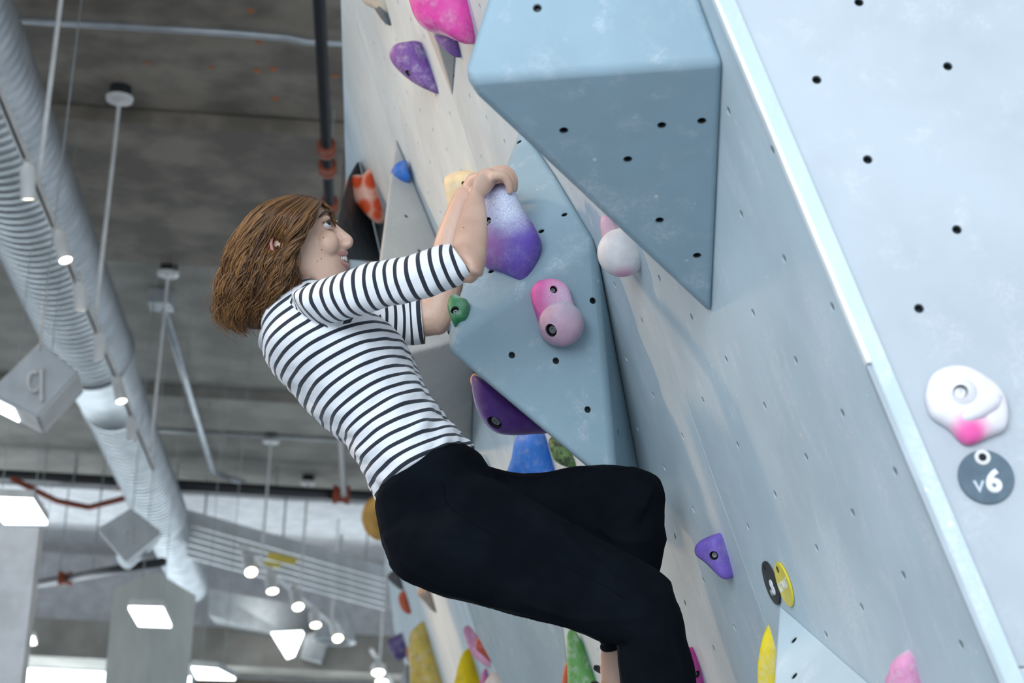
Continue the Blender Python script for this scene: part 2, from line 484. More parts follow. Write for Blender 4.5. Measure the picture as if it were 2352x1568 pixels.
# plane of the upper facet, for the holds on it
V2UN = (V2R1 - V2T).cross(V2L - V2T).normalized(); V2UN = -V2UN if V2UN.dot(CF) > 0 else V2UN
vol2 = [o for o in bpy.data.objects if o.get('label', '').startswith('blue-grey faceted volume under')][0]
def surf(x, y, obj, off=0.0):
    from mathutils.bvhtree import BVHTree
    b = bmesh.new(); b.from_mesh(obj.data); b.transform(Matrix.Translation(world_loc(obj)))
    loc, nn, i, ds = BVHTree.FromBMesh(b).ray_cast(CAMPOS, (ROT @ ray(x, y)).normalized()); b.free()
    return loc + nn * off, nn
V2B = wall(1478, 1130)
V2LN = (V2B - V2R1).cross(V2L - V2R1).normalized(); V2LN = -V2LN if V2LN.dot(CF) > 0 else V2LN
hull_volume('climbing_volume', [wall(908, 312), wall(1096, 770), P(838, 838, 4.75), wall(1083, 1045), wall(960, 700), wall(940, 420)],
            'pointed grey volume behind her forearms with a blue hold near its tip', .012, MAT['volume_far'], [(955, 419), (933, 496), (963, 575)])
# low volume at the bottom right with a yellow half-moon hold
hull_volume('climbing_volume', [wall(1789, 1384), wall(2120, 1672), wall(1900, 1800), P(1772, 1640, 2.66), wall(1860, 1560)],
            'pale grey volume at the bottom edge, under the two round tags', .006, MAT['wall'], [(1823, 1469), (1824, 1551)])
# far volumes
hull_volume('climbing_volume', [wall(930, -60), wall(1060, -60), wall(1040, 224), P(962, -40, 4.0), wall(990, 60)],
            'narrow grey wedge volume at the top, between two purple holds', .006, MAT['volume_far'])
hull_volume('climbing_volume', [P(1052, 1330, 6.2), P(1092, 1452, 6.2), P(1190, 1640, 6.0), wall(1290, 1400), wall(1318, 1640), wall(1240, 1500)],
            'wide grey-blue volume seen below her thigh', .015, MAT['volume'])
hull_volume('climbing_volume', [wall(823, 360), wall(880, 610), P(772, 600, 5.9), P(800, 400, 6.3), P(770, 520, 6.0)],
            'black speckled volume behind her face', .02, simple('black_speckled_resin', (.012, .012, .013), .6, 0, (.05, .05, .05), 30))
hull_volume('climbing_volume', [P(900, 1620, 11.5), wall2(962, 1484), wall2(1012, 1610), P(930, 1530, 11.6), P(940, 1620, 11.0)],
            'grey volume at the bottom edge beside the long yellow hold', .02, MAT['volume_far'])
# ------------------------------------------------------------------ holds, tags
def blend(n, b): return (Vector(n) * (1 - b) - CF * b).normalized()
def puff_bm(outline, pt, nrm, hf, hb, n=36, rings=7, power=.8, top=0.0):
    """rounded solid: the outline lies on a plane, the body swells hf in front of it and hb behind"""
    o2 = spline(outline, n, True)
    ps = [hit(x, y, pt, nrm) for x, y in o2]
    c = sum(ps, Vector()) / n
    bm = bmesh.new()
    def cap(hh, sgn):
        out = []
        for k in range(1, rings):
            th = math.pi / 2 * k / rings
            f = math.cos(th) ** .75 * (1 - top) + top * (1 if k < rings - 1 else .6); z = hh * math.sin(th) ** power
            out.append([bm.verts.new(c + (p - c) * f + nrm * (sgn * z)) for p in ps])
        return out, bm.verts.new(c + nrm * (sgn * hh))
    rim = [bm.verts.new(p) for p in ps]
    for hh, sgn in ((hf, 1), (hb, -1)):
        rs, tip = cap(hh, sgn); chain = [rim] + rs
        for a, b in zip(chain, chain[1:]):
            for i in range(n):
                j = (i + 1) % n; q = (a[i], a[j], b[j], b[i])
                bm.faces.new(q if sgn > 0 else q[::-1])
        for i in range(n):
            j = (i + 1) % n; q = (chain[-1][i], chain[-1][j], tip)
            bm.faces.new(q if sgn > 0 else q[::-1])
    bmesh.ops.recalc_face_normals(bm, faces=bm.faces)
    return bm, c
def ball_bm(c, r, sq=(1, 1, 1), seg=32):
    bm = bmesh.new(); bmesh.ops.create_uvsphere(bm, u_segments=seg, v_segments=seg // 2, radius=r)
    for v in bm.verts: v.co = Vector((v.co.x * sq[0], v.co.y * sq[1], v.co.z * sq[2])) + Vector(c)
    return bm
def bolt(parent, me_obj, x, y, r=.006, deep=True):
    """bolt hole with a steel bolt head, where a pixel's sight line meets the hold"""
    from mathutils.bvhtree import BVHTree
    bm = bmesh.new(); bm.from_mesh(me_obj.data); bm.transform(Matrix.Translation(world_loc(me_obj)))
    d = (ROT @ ray(x, y)).normalized(); loc, nn, i, ds = BVHTree.FromBMesh(bm).ray_cast(CAMPOS, d); bm.free()
    if loc is None: return
    nn = -nn if nn.dot(d) > 0 else nn
    o0 = world_loc(me_obj); ms = list(me_obj.data.materials)
    me_obj.data = drilled(me_obj.data, [(loc - o0, nn)], r * 1.45, .016)
    me_obj.data.polygons.foreach_set('use_smooth', [True] * len(me_obj.data.polygons))
    me_obj.modifiers.new('shade', 'EDGE_SPLIT').split_angle = math.radians(40)
    bm = bmesh.new()
    add_lathe(bm, loc - nn * .0165, nn, [(0, r * 1.40), (.0125, r * 1.42), (.0125, r * 1.34), (.004, r * 1.30)], 18)
    link('bolt_hole', bm_mesh(bm), MAT['dark'], parent, smooth=False)
    bm = bmesh.new(); add_lathe(bm, loc - nn * .014, nn, [(0, r * .95), (.006, r * .95), (.007, r * .82), (.0068, r * .42), (.004, r * .38)], 12)
    link('bolt', bm_mesh(bm), MAT['steel'], parent)
def hold(name, outline, pt, nrm, hf, hb, mat, label, bolts=(), power=.8, group=None, n=36, top=0.0, cat='hold'):
    bm, c = puff_bm(outline, pt, nrm, hf, hb, n, power=power, top=top)
    o = link(name, bm_mesh(bm), mat, origin=c, smooth=True)
    tag(o, label, cat, group)
    for b in bolts: bolt(o, o, *b)
    return o
def vec_at(x, y, pt, nrm, outline):
    o2 = spline(outline, 36, True); c = sum((hit(a, b, pt, nrm) for a, b in o2), Vector()) / 36
    return hit(x, y, pt, nrm) - c
PURPLE = (.13, .07, .42); PURPLE2 = (.30, .12, .36)
# large purple hold in her hands
ol = [(1110, 462), (1128, 436), (1156, 426), (1182, 440), (1203, 484), (1228, 522), (1243, 556), (1238, 592), (1222, 632), (1204, 653), (1184, 646), (1150, 624), (1112, 607), (1102, 560), (1104, 505)]
pt = hit(1215, 560, V2T, V2UN) + V2UN * .045; nn = blend(V2UN, .65)
hold('climbing_hold', ol, pt, nn, .055, .09,
     resin('purple_chalked_resin', PURPLE, .25, vec_at(1170, 490, pt, nn, ol) + nn * .05, .062, (.62, .68, .80), c2=PURPLE2, c2at=vec_at(1125, 580, pt, nn, ol) + nn * .03, c2rad=.05),
     'large chalky purple hold gripped by both of her hands', [(1119, 508, .006)], .7)
# pink hold with ball on the volume
root = empty('climbing_hold', hit(1275, 720, V2R1, V2LN), 'pink and pale ball-shaped hold on the blue-grey volume', 'hold')
ol = [(1221, 668), (1236, 646), (1270, 641), (1300, 656), (1313, 690), (1322, 730), (1305, 770), (1262, 780), (1246, 768), (1237, 735), (1226, 700)]
pt, V2LN = surf(1270, 700, vol2); pt = pt + V2LN * .012
bm, c = puff_bm(ol, pt, blend(V2LN, .1), .022, .03, power=.55)
pb = link('base', bm_mesh(bm), resin('pink_resin', (.78, .13, .42), .2, vec_at(1290, 690, pt, V2LN, ol), .045, (.72, .62, .76)), root, origin=c, smooth=True)
q = surf(1300, 730, vol2)[0]; dd = (q - CAMPOS).dot(CF) / K; rr = 52 * dd * K / FPX
qc = P(1289, 744, dd - .028)
bl = link('ball', bm_mesh(ball_bm(qc, rr)), resin('pale_pink_resin', (.66, .42, .55), .45, Vector((.01, 0, .02)), .045, (.66, .66, .74), grain=.8), root, origin=qc, smooth=True)
bolt(root, bl, 1264, 759, .0085); bolt(root, pb, 1272, 664, .005)
# white ball hold under the big volume
root = empty('climbing_hold', wall(1460, 600), 'white ball-shaped hold with pink underside, half behind the largest volume', 'hold')
q = wall(1452, 590); dd = (q - CAMPOS).dot(CF) / K; rr = 57 * dd * K / FPX
qc = P(1428, 580, dd - .03)
link('ball', bm_mesh(ball_bm(qc, rr * .98)), resin('white_pink_resin', (.86, .84, .85), .3, None, c2=(.72, .30, .48), c2at=Vector((.005, 0, -.062)), c2rad=.035), root, origin=qc, smooth=True)
ol = [(1380, 500), (1400, 498), (1424, 530), (1440, 560), (1400, 570), (1383, 545)]
bm, c = puff_bm(ol, P(1400, 535, dd - .01), -CF, .018, .03); link('neck', bm_mesh(bm), resin('soft_pink_resin', (.80, .48, .60), .3), root, origin=c, smooth=True)
ol = [(1455, 600), (1480, 585), (1500, 605), (1485, 612), (1462, 625)]
bm, c = puff_bm(ol, P(1470, 605, dd - .005), -CF, .015, .03); link('foot', bm_mesh(bm), resin('soft_pink_resin', (.80, .48, .60), .2), root, origin=c, smooth=True)
# small green hold
ol = [(1032, 700), (1038, 686), (1052, 683), (1062, 690), (1077, 696), (1079, 712), (1072, 738), (1056, 742), (1046, 751), (1038, 738), (1031, 716)]
pt, V2UN_ = surf(1060, 716, vol2, .006)
hold('climbing_hold', ol, pt, blend(V2UN, .35), .022, .02, resin('green_resin', (.02, .20, .07), .25, Vector((0, 0, .022)), .016, (.62, .68, .66), rough=.35), 'small green bolted hold on the corner of the blue-grey volume', [(1044, 711, .0055)], .5)
# purple hold under the volume
ol = [(1087, 862), (1112, 872), (1152, 902), (1202, 942), (1259, 990), (1222, 997), (1170, 999), (1133, 990), (1104, 958), (1089, 918), (1084, 880)]
hold('climbing_hold', ol, P(1160, 940, 3.55), (-CF + V2LN * .3).normalized(), .075, .1, resin('deep_purple_resin', (.09, .025, .24), .12, Vector((-.07, 0, .02)), .035, (.55, .48, .62)), 'rounded deep purple hold under the lower edge of the blue-grey volume', [(1134, 973, .011)], .6)
ol = [(1080, 872), (1087, 858), (1098, 864), (1097, 888), (1086, 890)]
hold('climbing_hold', ol, P(1090, 875, 3.8), -CF, .02, .03, resin('salmon_resin', (.70, .36, .26), .2), 'salmon hold peeking out behind the rounded deep purple hold')
def wh(ol, anchor, b, hf, hb, col, label, chalk=.3, mat=None, w=wall, power=.7, top=0.0, bolts=(), nw=None, cat='hold', **kw):
    nn = blend(WN if nw is None else nw, b); p = w(*anchor) + nn * .004
    return hold('climbing_hold', ol, p, nn, hf, hb, mat or resin('resin_hold', col, chalk, **kw), label, bolts, power, None, 32, top, cat)
wh([(1176, 1110), (1186, 1045), (1194, 1004), (1212, 985), (1252, 984), (1268, 1020), (1276, 1064), (1282, 1112)], (1262, 1050), .55, .05, .06, (.02, .17, .62), 'bright blue hold below the rounded deep purple hold', .25)
wh([(1268, 1004), (1290, 1008), (1322, 1036), (1340, 1062), (1322, 1072), (1296, 1064), (1276, 1046)], (1310, 1045), .5, .03, .04, (.07, .22, .05), 'mottled green and black hold beside the bright blue hold', .3, mat=simple('green_black_resin', (.16, .30, .10), .5, 0, (.03, .045, .03), 55))
wh([(1034, 412), (1042, 397), (1070, 391), (1104, 394), (1120, 420), (1112, 470), (1078, 500), (1048, 498), (1040, 450)], (1092, 440), .6, .05, .05, (.80, .64, .38), 'cream hold just behind her forearms', .55, bolts=[(1064, 421, .004)], top=.45)
wh([(904, 118), (916, 100), (940, 95), (957, 96), (978, 124), (1002, 166), (1021, 214), (996, 210), (956, 188), (924, 160), (908, 138)], (990, 170), .6, .05, .05, (.16, .06, .30), 'chalky purple hold hanging left of the narrow wedge volume', .5, bolts=[(936, 168, .006)], at=Vector((-.09, 0, .06)), rad=.05)
wh([(946, -70), (958, 6), (972, 44), (998, 72), (1040, 84), (1088, 102), (1098, 62), (1092, -2), (1078, -70)], (1075, 40), .6, .07, .07, (.74, .06, .36), 'big glossy pink bulbous hold at the top edge', .3, rough=.35, at=Vector((-.06, 0, .06)), rad=.05)
wh([(1006, 76), (1034, 80), (1056, 88), (1061, 131), (1040, 120), (1020, 100)], (1050, 105), .5, .03, .04, (.20, .10, .38), 'small purple hold tip below the pink bulbous hold', .3)
wh([(816, -40), (882, -40), (896, 30), (868, 22), (840, 6)], (880, 0), .6, .03, .04, (.52, .44, .34), 'beige hold at the top of the wall, far left', .3)
wh([(860, 6), (876, 0), (890, 28), (899, 58), (884, 46)], (890, 30), .5, .02, .04, (.10, .11, .12), 'dark grey hold tip below the beige hold at the top', .1)
om, nt_, N_, L_, B_ = new_mat('orange_dimpled_resin')
_tc = N_.new('ShaderNodeTexCoord').outputs['Object']
_vo = N_.new('ShaderNodeTexVoronoi'); _vo.inputs['Scale'].default_value = 16; L_.new(_tc, _vo.inputs['Vector'])
L_.new(mix(N_, L_, ramp(N_, L_, _vo.outputs['Distance'], .30, .62), (.62, .07, .015), (.72, .38, .28)), B_.inputs['Base Color'])
wh([(804, 424), (812, 402), (842, 402), (858, 386), (868, 430), (882, 480), (877, 514), (850, 490), (824, 462), (808, 444)], (870, 460), .6, .06, .05, None, 'orange-red hold with round dimples behind her face', mat=om)
vol3 = [o for o in bpy.data.objects if o.get('label', '').startswith('pointed grey volume')][0]
_s3, _n3 = surf(925, 400, vol3)
hold('climbing_hold', [(899, 392), (910, 378), (930, 373), (936, 396), (941, 419), (924, 419), (906, 407)], _s3 + _n3 * .01, blend(_n3, .5), .035, .04, resin('blue_resin', (.03, .17, .60), .25), 'small blue hold on the tip of the pointed grey volume')
wh([(846, 602), (852, 590), (864, 592), (866, 612), (850, 614)], (860, 600), .6, .03, .04, (.66, .44, .33), 'tiny beige hold showing above her sleeve', .2)
wh([(1607, 1252), (1618, 1236), (1648, 1225), (1661, 1232), (1674, 1272), (1684, 1312), (1681, 1327), (1668, 1318), (1638, 1288), (1612, 1268)], (1672, 1285), .42, .028, .02, (.165, .10, .46), 'smooth purple teardrop hold right of her knee', .18, bolts=[(1639, 1276, .0055)], power=.6)
wh([(2051, 1552), (2061, 1532), (2066, 1508), (2084, 1493), (2106, 1500), (2116, 1532), (2124, 1620), (2058, 1620)], (2100, 1560), .4, .03, .02, (.80, .30, .52), 'pale pink chalked hold at the bottom edge near the white strip', .6, at=Vector((0, 0, .02)), rad=.03, chalkc=(.85, .80, .84))
wh([(1584, 1486), (1604, 1512), (1616, 1548), (1622, 1640), (1580, 1640), (1572, 1520)], (1612, 1560), .45, .03, .02, (.55, .05, .33), 'magenta hold peeking out beside her shin', .1, bolts=[(1603, 1548, .005)])
# yellow half-moon on the low volume
wh([(1791, 1398), (1776, 1414), (1757, 1450), (1746, 1496), (1742, 1540), (1744, 1600), (1750, 1670), (1780, 1670), (1785, 1600), (1788, 1540), (1790, 1470)], (1782, 1520), .75, .018, .02, (.86, .66, .02), 'yellow half-moon hold on the pale grey volume at the bottom', .4, power=.4, top=.7)
# far holds below her legs
def fh(ol, anchor, hf, col, label, chalk=.25, w=wall2, **kw):
    return wh(ol, anchor, .6, hf, hf * .4, col, label, chalk, w=w, nw=N2 if w is wall2 else WN, **kw)
fh([(954, 1452), (964, 1433), (979, 1427), (996, 1470), (1016, 1522), (1040, 1620), (968, 1620), (957, 1530)], (1000, 1520), .14, (.78, .56, .10), 'long yellow chalked hold below her thigh', .5)
fh([(1077, 1489), (1085, 1494), (1098, 1540), (1118, 1630), (1044, 1630), (1064, 1540)], (1090, 1550), .10, (.86, .60, .0), 'plain yellow pointed hold at the bottom edge', .05, w=wall)
fh([(898, 1470), (914, 1456), (945, 1449), (941, 1490), (926, 1514), (912, 1498)], (930, 1480), .12, (.14, .08, .28), 'dusty purple hold at the far end of the wall', .6)
fh([(938, 1486), (949, 1482), (956, 1510), (951, 1530), (942, 1516)], (950, 1505), .06, (.72, .24, .12), 'small orange hold left of the long yellow hold', .2)
fh([(921, 1364), (934, 1358), (946, 1406), (930, 1397)], (938, 1385), .06, (.70, .13, .05), 'small red hold at the far end of the wall', .15)
fh([(894, 1320), (918, 1308), (934, 1352), (914, 1342)], (922, 1335), .06, (.10, .10, .10), 'dark hold above the small red hold', .1)
fh([(964, 1352), (996, 1346), (1011, 1404), (990, 1382)], (992, 1372), .06, (.26, .22, .18), 'brown-grey hold under the back of her thigh', .2)
fh([(1071, 1436), (1092, 1462), (1122, 1490), (1146, 1532), (1118, 1518), (1094, 1492)], (1112, 1490), .06, (.70, .28, .44), 'pink and white streak-shaped hold below her thigh', .6, w=wall)
fh([(1101, 1474), (1113, 1449), (1140, 1462), (1166, 1490), (1172, 1524), (1152, 1522), (1124, 1497)], (1150, 1490), .07, (.45, .06, .03), 'white-topped dark red hold on the grey-blue volume', .3, w=wall, at=Vector((-.02, 0, .06)), rad=.06)
fh([(1116, 1540), (1124, 1536), (1130, 1600), (1110, 1600)], (1122, 1560), .05, (.72, .22, .45), 'thin pink hold at the bottom edge', .1, w=wall)
fh([(1118, 1580), (1132, 1548), (1150, 1535), (1168, 1552), (1186, 1600), (1120, 1620)], (1165, 1570), .08, (.74, .66, .58), 'cream rounded hold at the bottom edge', .3, w=wall)
fh([(1311, 1446), (1326, 1460), (1348, 1502), (1372, 1546), (1396, 1620), (1320, 1640), (1314, 1540)], (1355, 1530), .05, (.14, .40, .10), 'pale green chalked wedge hold behind her ankle', .7, w=wall)
fh([(1302, 1542), (1312, 1510), (1320, 1545), (1322, 1620), (1298, 1620)], (1316, 1560), .04, (.62, .12, .03), 'orange hold left of the pale green wedge hold', .2, w=wall)
fh([(851, 1172), (860, 1140), (880, 1146), (890, 1232), (868, 1226), (855, 1198)], (875, 1185), .16, (.80, .42, .08), 'orange-yellow hold behind her lower back', .2)
fh([(1098, 1050), (1112, 1044), (1126, 1060), (1131, 1090), (1116, 1080)], (1122, 1066), .04, (.62, .72, .76), 'pale blue hold in front of her waist', .4, w=wall)

# round grade tags
def text_mesh(body, size, bold=0.0):
    cu = bpy.data.curves.new('text', 'FONT'); cu.body = body; cu.size = size; cu.align_x = 'CENTER'; cu.align_y = 'CENTER'
    cu.size = 1.0; cu.extrude = .012; cu.bevel_depth = bold; cu.bevel_resolution = 1
    o = bpy.data.objects.new('tmp_text', cu); COL.objects.link(o)
    me = evaluated(o); bpy.data.objects.remove(o); me.transform(Matrix.Scale(size, 4)); return me
def disc_tag(c, n, up, r, mat, label, marks, hole, ringed):
    n = Vector(n); up = (Vector(up) - n * n.dot(up)).normalized(); right = up.cross(n).normalized()
    root = empty('grade_tag', c, label, 'tag')
    B = Matrix((right, up, n)).transposed()
    bm = bmesh.new(); add_lathe(bm, c, n, [(0, r), (.0022, r), (.003, r * .985)], 48)
    link('disc', bm_mesh(bm), mat, root, origin=c)
    for body, size, dx, dy, bold, m in marks:
        me = text_mesh(body, size, bold); me.transform(B.to_4x4())
        off = right * dx + up * dy + n * .0034
        me.transform(Matrix.Translation(c + off)); link('lettering', me, m, root, origin=c + off)
    hp = c + right * hole[0] + up * hole[1]
    if ringed:
        bm = bmesh.new(); add_lathe(bm, hp, n, [(.0028, r * .285), (.0038, r * .285), (.0038, r * .15), (.0028, r * .15)], 28)
        link('ring', bm_mesh(bm), MAT['white'], root)
    bm = bmesh.new(); add_lathe(bm, hp, n, [(0, r * .15), (.0034, r * .15), (.0030, r * .1)], 20)
    link('bolt_hole', bm_mesh(bm), MAT['dark'], root)
    return root
MAT['tagk'] = simple('scuffed_black_tag', (.010, .012, .014), .7, 0, (.03, .034, .038), 40)
MAT['tagb'] = simple('faded_slate_tag', (.075, .115, .15), .6, 0, (.10, .145, .18), 40)
MAT['tagy'] = simple('yellow_tag', (.82, .66, .03), .5)
MAT['ink'] = simple('white_print', (.85, .86, .88), .6)
MAT['inkd'] = simple('thin_white_print', (.60, .66, .72), .6)
c8 = wall(1773, 1338, .001); cs = wall(1803, 1341, .001)
r8 = 53 * (c8 - CAMPOS).dot(CF) / FPX * .98
disc_tag(c8, WN, UD, r8, MAT['tagk'], 'black round tag marked v8 on the grey wall', [('v', r8 * .62, -r8 * .34, -r8 * .34, 0, MAT['inkd']), ('8', r8 * .95, r8 * .18, -r8 * .26, .022, MAT['ink'])], (0, r8 * .72), False)
disc_tag(cs, WN, UD, r8, MAT['tagy'], 'yellow round tag marked START next to the black v8 tag', [('START', r8 * .56, 0, -.05 * r8, .015, MAT['ink'])], (0, r8 * .70), False)
c6 = panel(2264, 1096, .001); r6 = 65 * (c6 - CAMPOS).dot(CF) / FPX
disc_tag(c6, PN, CU, r6, MAT['tagb'], 'slate-coloured round tag marked v6 on the bright panel', [('v', r6 * .95, -r6 * .30, -r6 * .30, 0, MAT['inkd']), ('6', r6 * 1.12, r6 * .24, -r6 * .22, .05, MAT['ink'])], (-r6 * .06, r6 * .72), True)
# swirled pink and white hold on the bright panel
root = empty('climbing_hold', panel(2215, 935), 'swirled pink and white hold on the bright panel', 'hold')
ol = [(2125, 902), (2138, 864), (2172, 845), (2216, 845), (2262, 868), (2300, 902), (2313, 942), (2308, 986), (2272, 1004), (2226, 1023), (2202, 1012), (2178, 986), (2140, 960), (2127, 930)]
pt = panel(2215, 935, .004)
bm, c = puff_bm(ol, pt, PN, .020, .004, 48, power=.6)
pb = link('base', bm_mesh(bm), resin('white_pink_swirl', (.86, .82, .85), .3, None, c2=(.80, .10, .36), c2at=hit(2222, 1000, pt, PN) - c + PN * .008, c2rad=.026, grain=.1), root, origin=c, smooth=True)
d6 = (pt - CAMPOS).dot(CF) / K; px2m = d6 * K / FPX
qc = panel(2206, 908, .010)
kb = link('knob', bm_mesh(ball_bm(qc, 42 * px2m)), resin('white_resin', (.86, .84, .85), .2, grain=.1), root, origin=qc, smooth=True)
bm = bmesh.new()
add_tube(bm, [panel(x, y, z) for x, y, z in ((2196, 962, .014), (2222, 958, .020), (2250, 944, .023), (2278, 926, .021), (2298, 912, .012))], [.004, .007, .009, .009, .005], 12)
link('fold', bm_mesh(bm), resin('white_resin', (.84, .80, .85), .2, grain=.1), root, smooth=True)
bolt(root, kb, 2206, 899, .0062)
# ------------------------------------------------------------------ ceiling services
ZT = CAMZ + 3.86
def rod_with_canopy(root, foot, topz, boxed=False):
    bm = bmesh.new(); add_cyl(bm, foot, Vector((foot.x, foot.y, topz)), .013, n=8); link('hanger_rod', bm_mesh(bm), MAT['white'], root)
    bm = bmesh.new(); add_lathe(bm, Vector((foot.x, foot.y, topz - .03)), (0, 0, 1), [(0, .02), (.004, .085), (.03, .09)], 20)
    cn = link('canopy', bm_mesh(bm), MAT['white'], root)
    bm = bmesh.new(); add_lathe(bm, Vector((foot.x, foot.y, topz)), (0, 0, 1), [(0, .07), (CAMZ + HC - topz, .07)], 16)
    link('junction_box', bm_mesh(bm), MAT['dark'], cn)
def light_track(p, q, feet, label):
    root = empty('light_track', (p + q) / 2, label, 'light track')
    d = (q - p).normalized(); sd = d.cross(Vector((0, 0, 1))).normalized()
    bm = bmesh.new(); add_box(bm, (p + q) / 2, (q - p) / 2, sd * .019, Vector((0, 0, .016))); link('rail', bm_mesh(bm), MAT['white'], root)
    bm = bmesh.new(); add_box(bm, (p + q) / 2 - Vector((0, 0, .017)), (q - p) / 2, sd * .006, Vector((0, 0, .002))); link('slot', bm_mesh(bm), MAT['dark'], root)
    for f in feet:
        t = (f - p).dot(d); f2 = p + d * t + Vector((0, 0, .016)); rod_with_canopy(root, f2, CAMZ + HC - .075)
    return root
ta = level(-30, 145, ZT); tb = level(352, 1075, ZT)
light_track(ta, tb, [level(110, 430, ZT), level(285, 200, CAMZ + HC), level(350, 604, CAMZ + HC)], 'long white light track hung by rods beside the big duct')
def spotlight(top, lens_px, label, group, lit=True, scale=1.0):
    """track spot: adapter on the rail, slim housing, lens at its lower end"""
    d = (top - CAMPOS).dot(CF) / K
    low = P(lens_px[0], lens_px[1], d - lens_px[2])
    root = empty('spotlight', top, label, 'spotlight', group)
    ax = (low - top).normalized()
    bm = bmesh.new(); add_box(bm, top - Vector((0, 0, .0)), HD * .05 * scale, LEFT * .017 * scale, Vector((0, 0, .02)) * scale); link('adapter', bm_mesh(bm), MAT['white'], root)
    L = (low - top).length; r = .038 * scale
    bm = bmesh.new(); add_lathe(bm, top, ax, [(0, r * .5), (.03 * scale, r * .5), (.032 * scale, r * .96), (.04 * scale, r), (L, r), (L, r * .9), (L - .012, r * .82)], 20)
    link('housing', bm_mesh(bm), MAT['white'], root, smooth=False)
    bm = bmesh.new(); add_lathe(bm, top + ax * (L - .014), ax, [(0, r * .86), (.008, r * .86), (.012, r * .6)], 20)
    link('lens', bm_mesh(bm), MAT['lens'] if lit else MAT['white'], root)
    return root
SA = [(62, 366, 65, 458, .0), (130, 522, 151, 598, .09), (181, 640, 185, 713, .0), (229, 758, 227, 828, .0), (266, 862, 279, 922, .09), (301, 952, 303, 1012, .0)]
nm = ['nearest', 'second', 'third', 'fourth, unlit,', 'fifth', 'farthest']
for (x, y, lx, ly, dd), n_ in zip(SA, nm):
    spotlight(level(x, y, ZT), (lx, ly, dd), n_ + ' white spotlight on the long track beside the duct', 'spotlights on the long track', 'unlit' not in n_)
ZB = CAMZ + 4.1
sb = [(566, 1268, 577, 1314, .25), (620, 1312, 626, 1358, .14), (676, 1350, 685, 1394, .2), (722, 1398, 725, 1436, .14), (768, 1432, 776, 1466, .2)]
tb0 = level(552, 1254, ZB); tb1 = level(800, 1466, ZB)
light_track(tb0, tb1, [level(610, 996, CAMZ + HC), level(702, 1092, CAMZ + HC), level(786, 1172, CAMZ + HC)], 'short light track far back under the slatted tray')
nm = ['leftmost', 'second from left', 'middle', 'second from right', 'rightmost']
for (x, y, lx, ly, dd), n_ in zip(sb, nm):
    spotlight(level(x, y, ZB), (lx, ly, dd), n_ + ' spotlight on the far short track', 'spotlights on the far track', True, 1.7)
tc0 = level(852, 1490, ZB - .4); tc1 = level(905, 1580, ZB - .4)
light_track(tc0, tc1, [level(872, 1524, ZB - .4)], 'light track at the far end beside the climbing wall')
spotlight(level(868, 1518, ZB - .4), (869, 1545, .1), 'upper spotlight on the farthest track', 'spotlights on the farthest track', True, 2.2)
spotlight(level(878, 1536, ZB - .4), (877, 1566, .1), 'lower spotlight on the farthest track', 'spotlights on the farthest track', True, 2.2)
_p = P(781, 512, 11.5)
root = empty('pendant_bulb', _p, 'tiny glowing bulb in the gap beside her face', 'bulb')
link('bulb', bm_mesh(ball_bm(_p, .016, seg=12)), MAT['lens'], root)
bm = bmesh.new(); add_cyl(bm, _p, Vector((_p.x, _p.y, CAMZ + HC)), .004, n=6); link('cord', bm_mesh(bm), MAT['bpipe'], root)

# spiral duct, stepping down in size along its run
ZD = CAMZ + 4.75
dc = lambda y: level(113 + (442 - 113) * (y - 569) / (1350 - 569), y, ZD)
def duct_run(p, q, r0, r1, pitch=.11):
    L = (q - p).length; n = max(2, int(L / pitch)); prof = []
    for i in range(n):
        a = L * i / n; r = r0 + (r1 - r0) * i / n
        prof += [(a, r + .007), (a + .018, r + .007), (a + .024, r), (a + L / n - .006, r)]
    bm = bmesh.new(); add_lathe(bm, p, q - p, prof, 40); return bm_mesh(bm)
root = empty('spiral_duct', dc(600), 'big galvanised spiral duct running under the ceiling', 'duct')
A_, B_2, C_, D_, E_ = dc(-420), dc(800), dc(920), dc(1180), dc(1345)
link('duct_section', duct_run(A_, B_2, .325, .325), MAT['galv'], root, smooth=True)
bm = bmesh.new(); add_lathe(bm, B_2, C_ - B_2, [(0, .34), (.06, .34), (.08, .325), ((C_ - B_2).length - .08, .275), ((C_ - B_2).length - .06, .29), ((C_ - B_2).length, .29)], 40)
link('reducer', bm_mesh(bm), MAT['galv'], root, smooth=True)
link('duct_section', duct_run(C_, D_, .272, .272, .13), MAT['galv'], root, smooth=True)
link('duct_section', duct_run(D_, E_, .235, .22, .16), MAT['galv'], root, smooth=True)
# side branch stub
s0 = dc(1205); s1 = P(284, 1290, (s0 - CAMPOS).dot(CF) / K - .4)
bm = bmesh.new(); add_cyl(bm, s0, s1, .10, .10, 20); link('branch', bm_mesh(bm), MAT['galv'], root, smooth=False)
# rectangular duct across the far end
def px_box(name, quad, d, depth, mat, parent=None, dz=0.0):
    """box whose front face fills a quad of sight lines at depth d, running back by depth metres"""
    f = [P(x, y, dd) for (x, y), dd in zip(quad, d if isinstance(d, (list, tuple)) else [d] * 4)]
    back = Vector((CF.x, CF.y, 0)).normalized() * depth + Vector((0, 0, dz))
    bm = bmesh.new(); add_prism(bm, f, back); bmesh.ops.recalc_face_normals(bm, faces=bm.faces)
    return link(name, bm_mesh(bm), mat, parent)
de = (E_ - CAMPOS).dot(CF) / K
root = empty('sheet_metal_duct', P(640, 1440, de), 'dull rectangular duct crossing at the far end of the round duct', 'duct')
px_box('duct_body', [(478, 1352), (480, 1412), (700, 1478), (745, 1400)], [de, de, de + 1, de + 1], .7, MAT['galvd'], root)
px_box('outlet_box', [(700, 1462), (690, 1508), (736, 1520), (764, 1430)], de + .6, .5, MAT['galvd'], root)
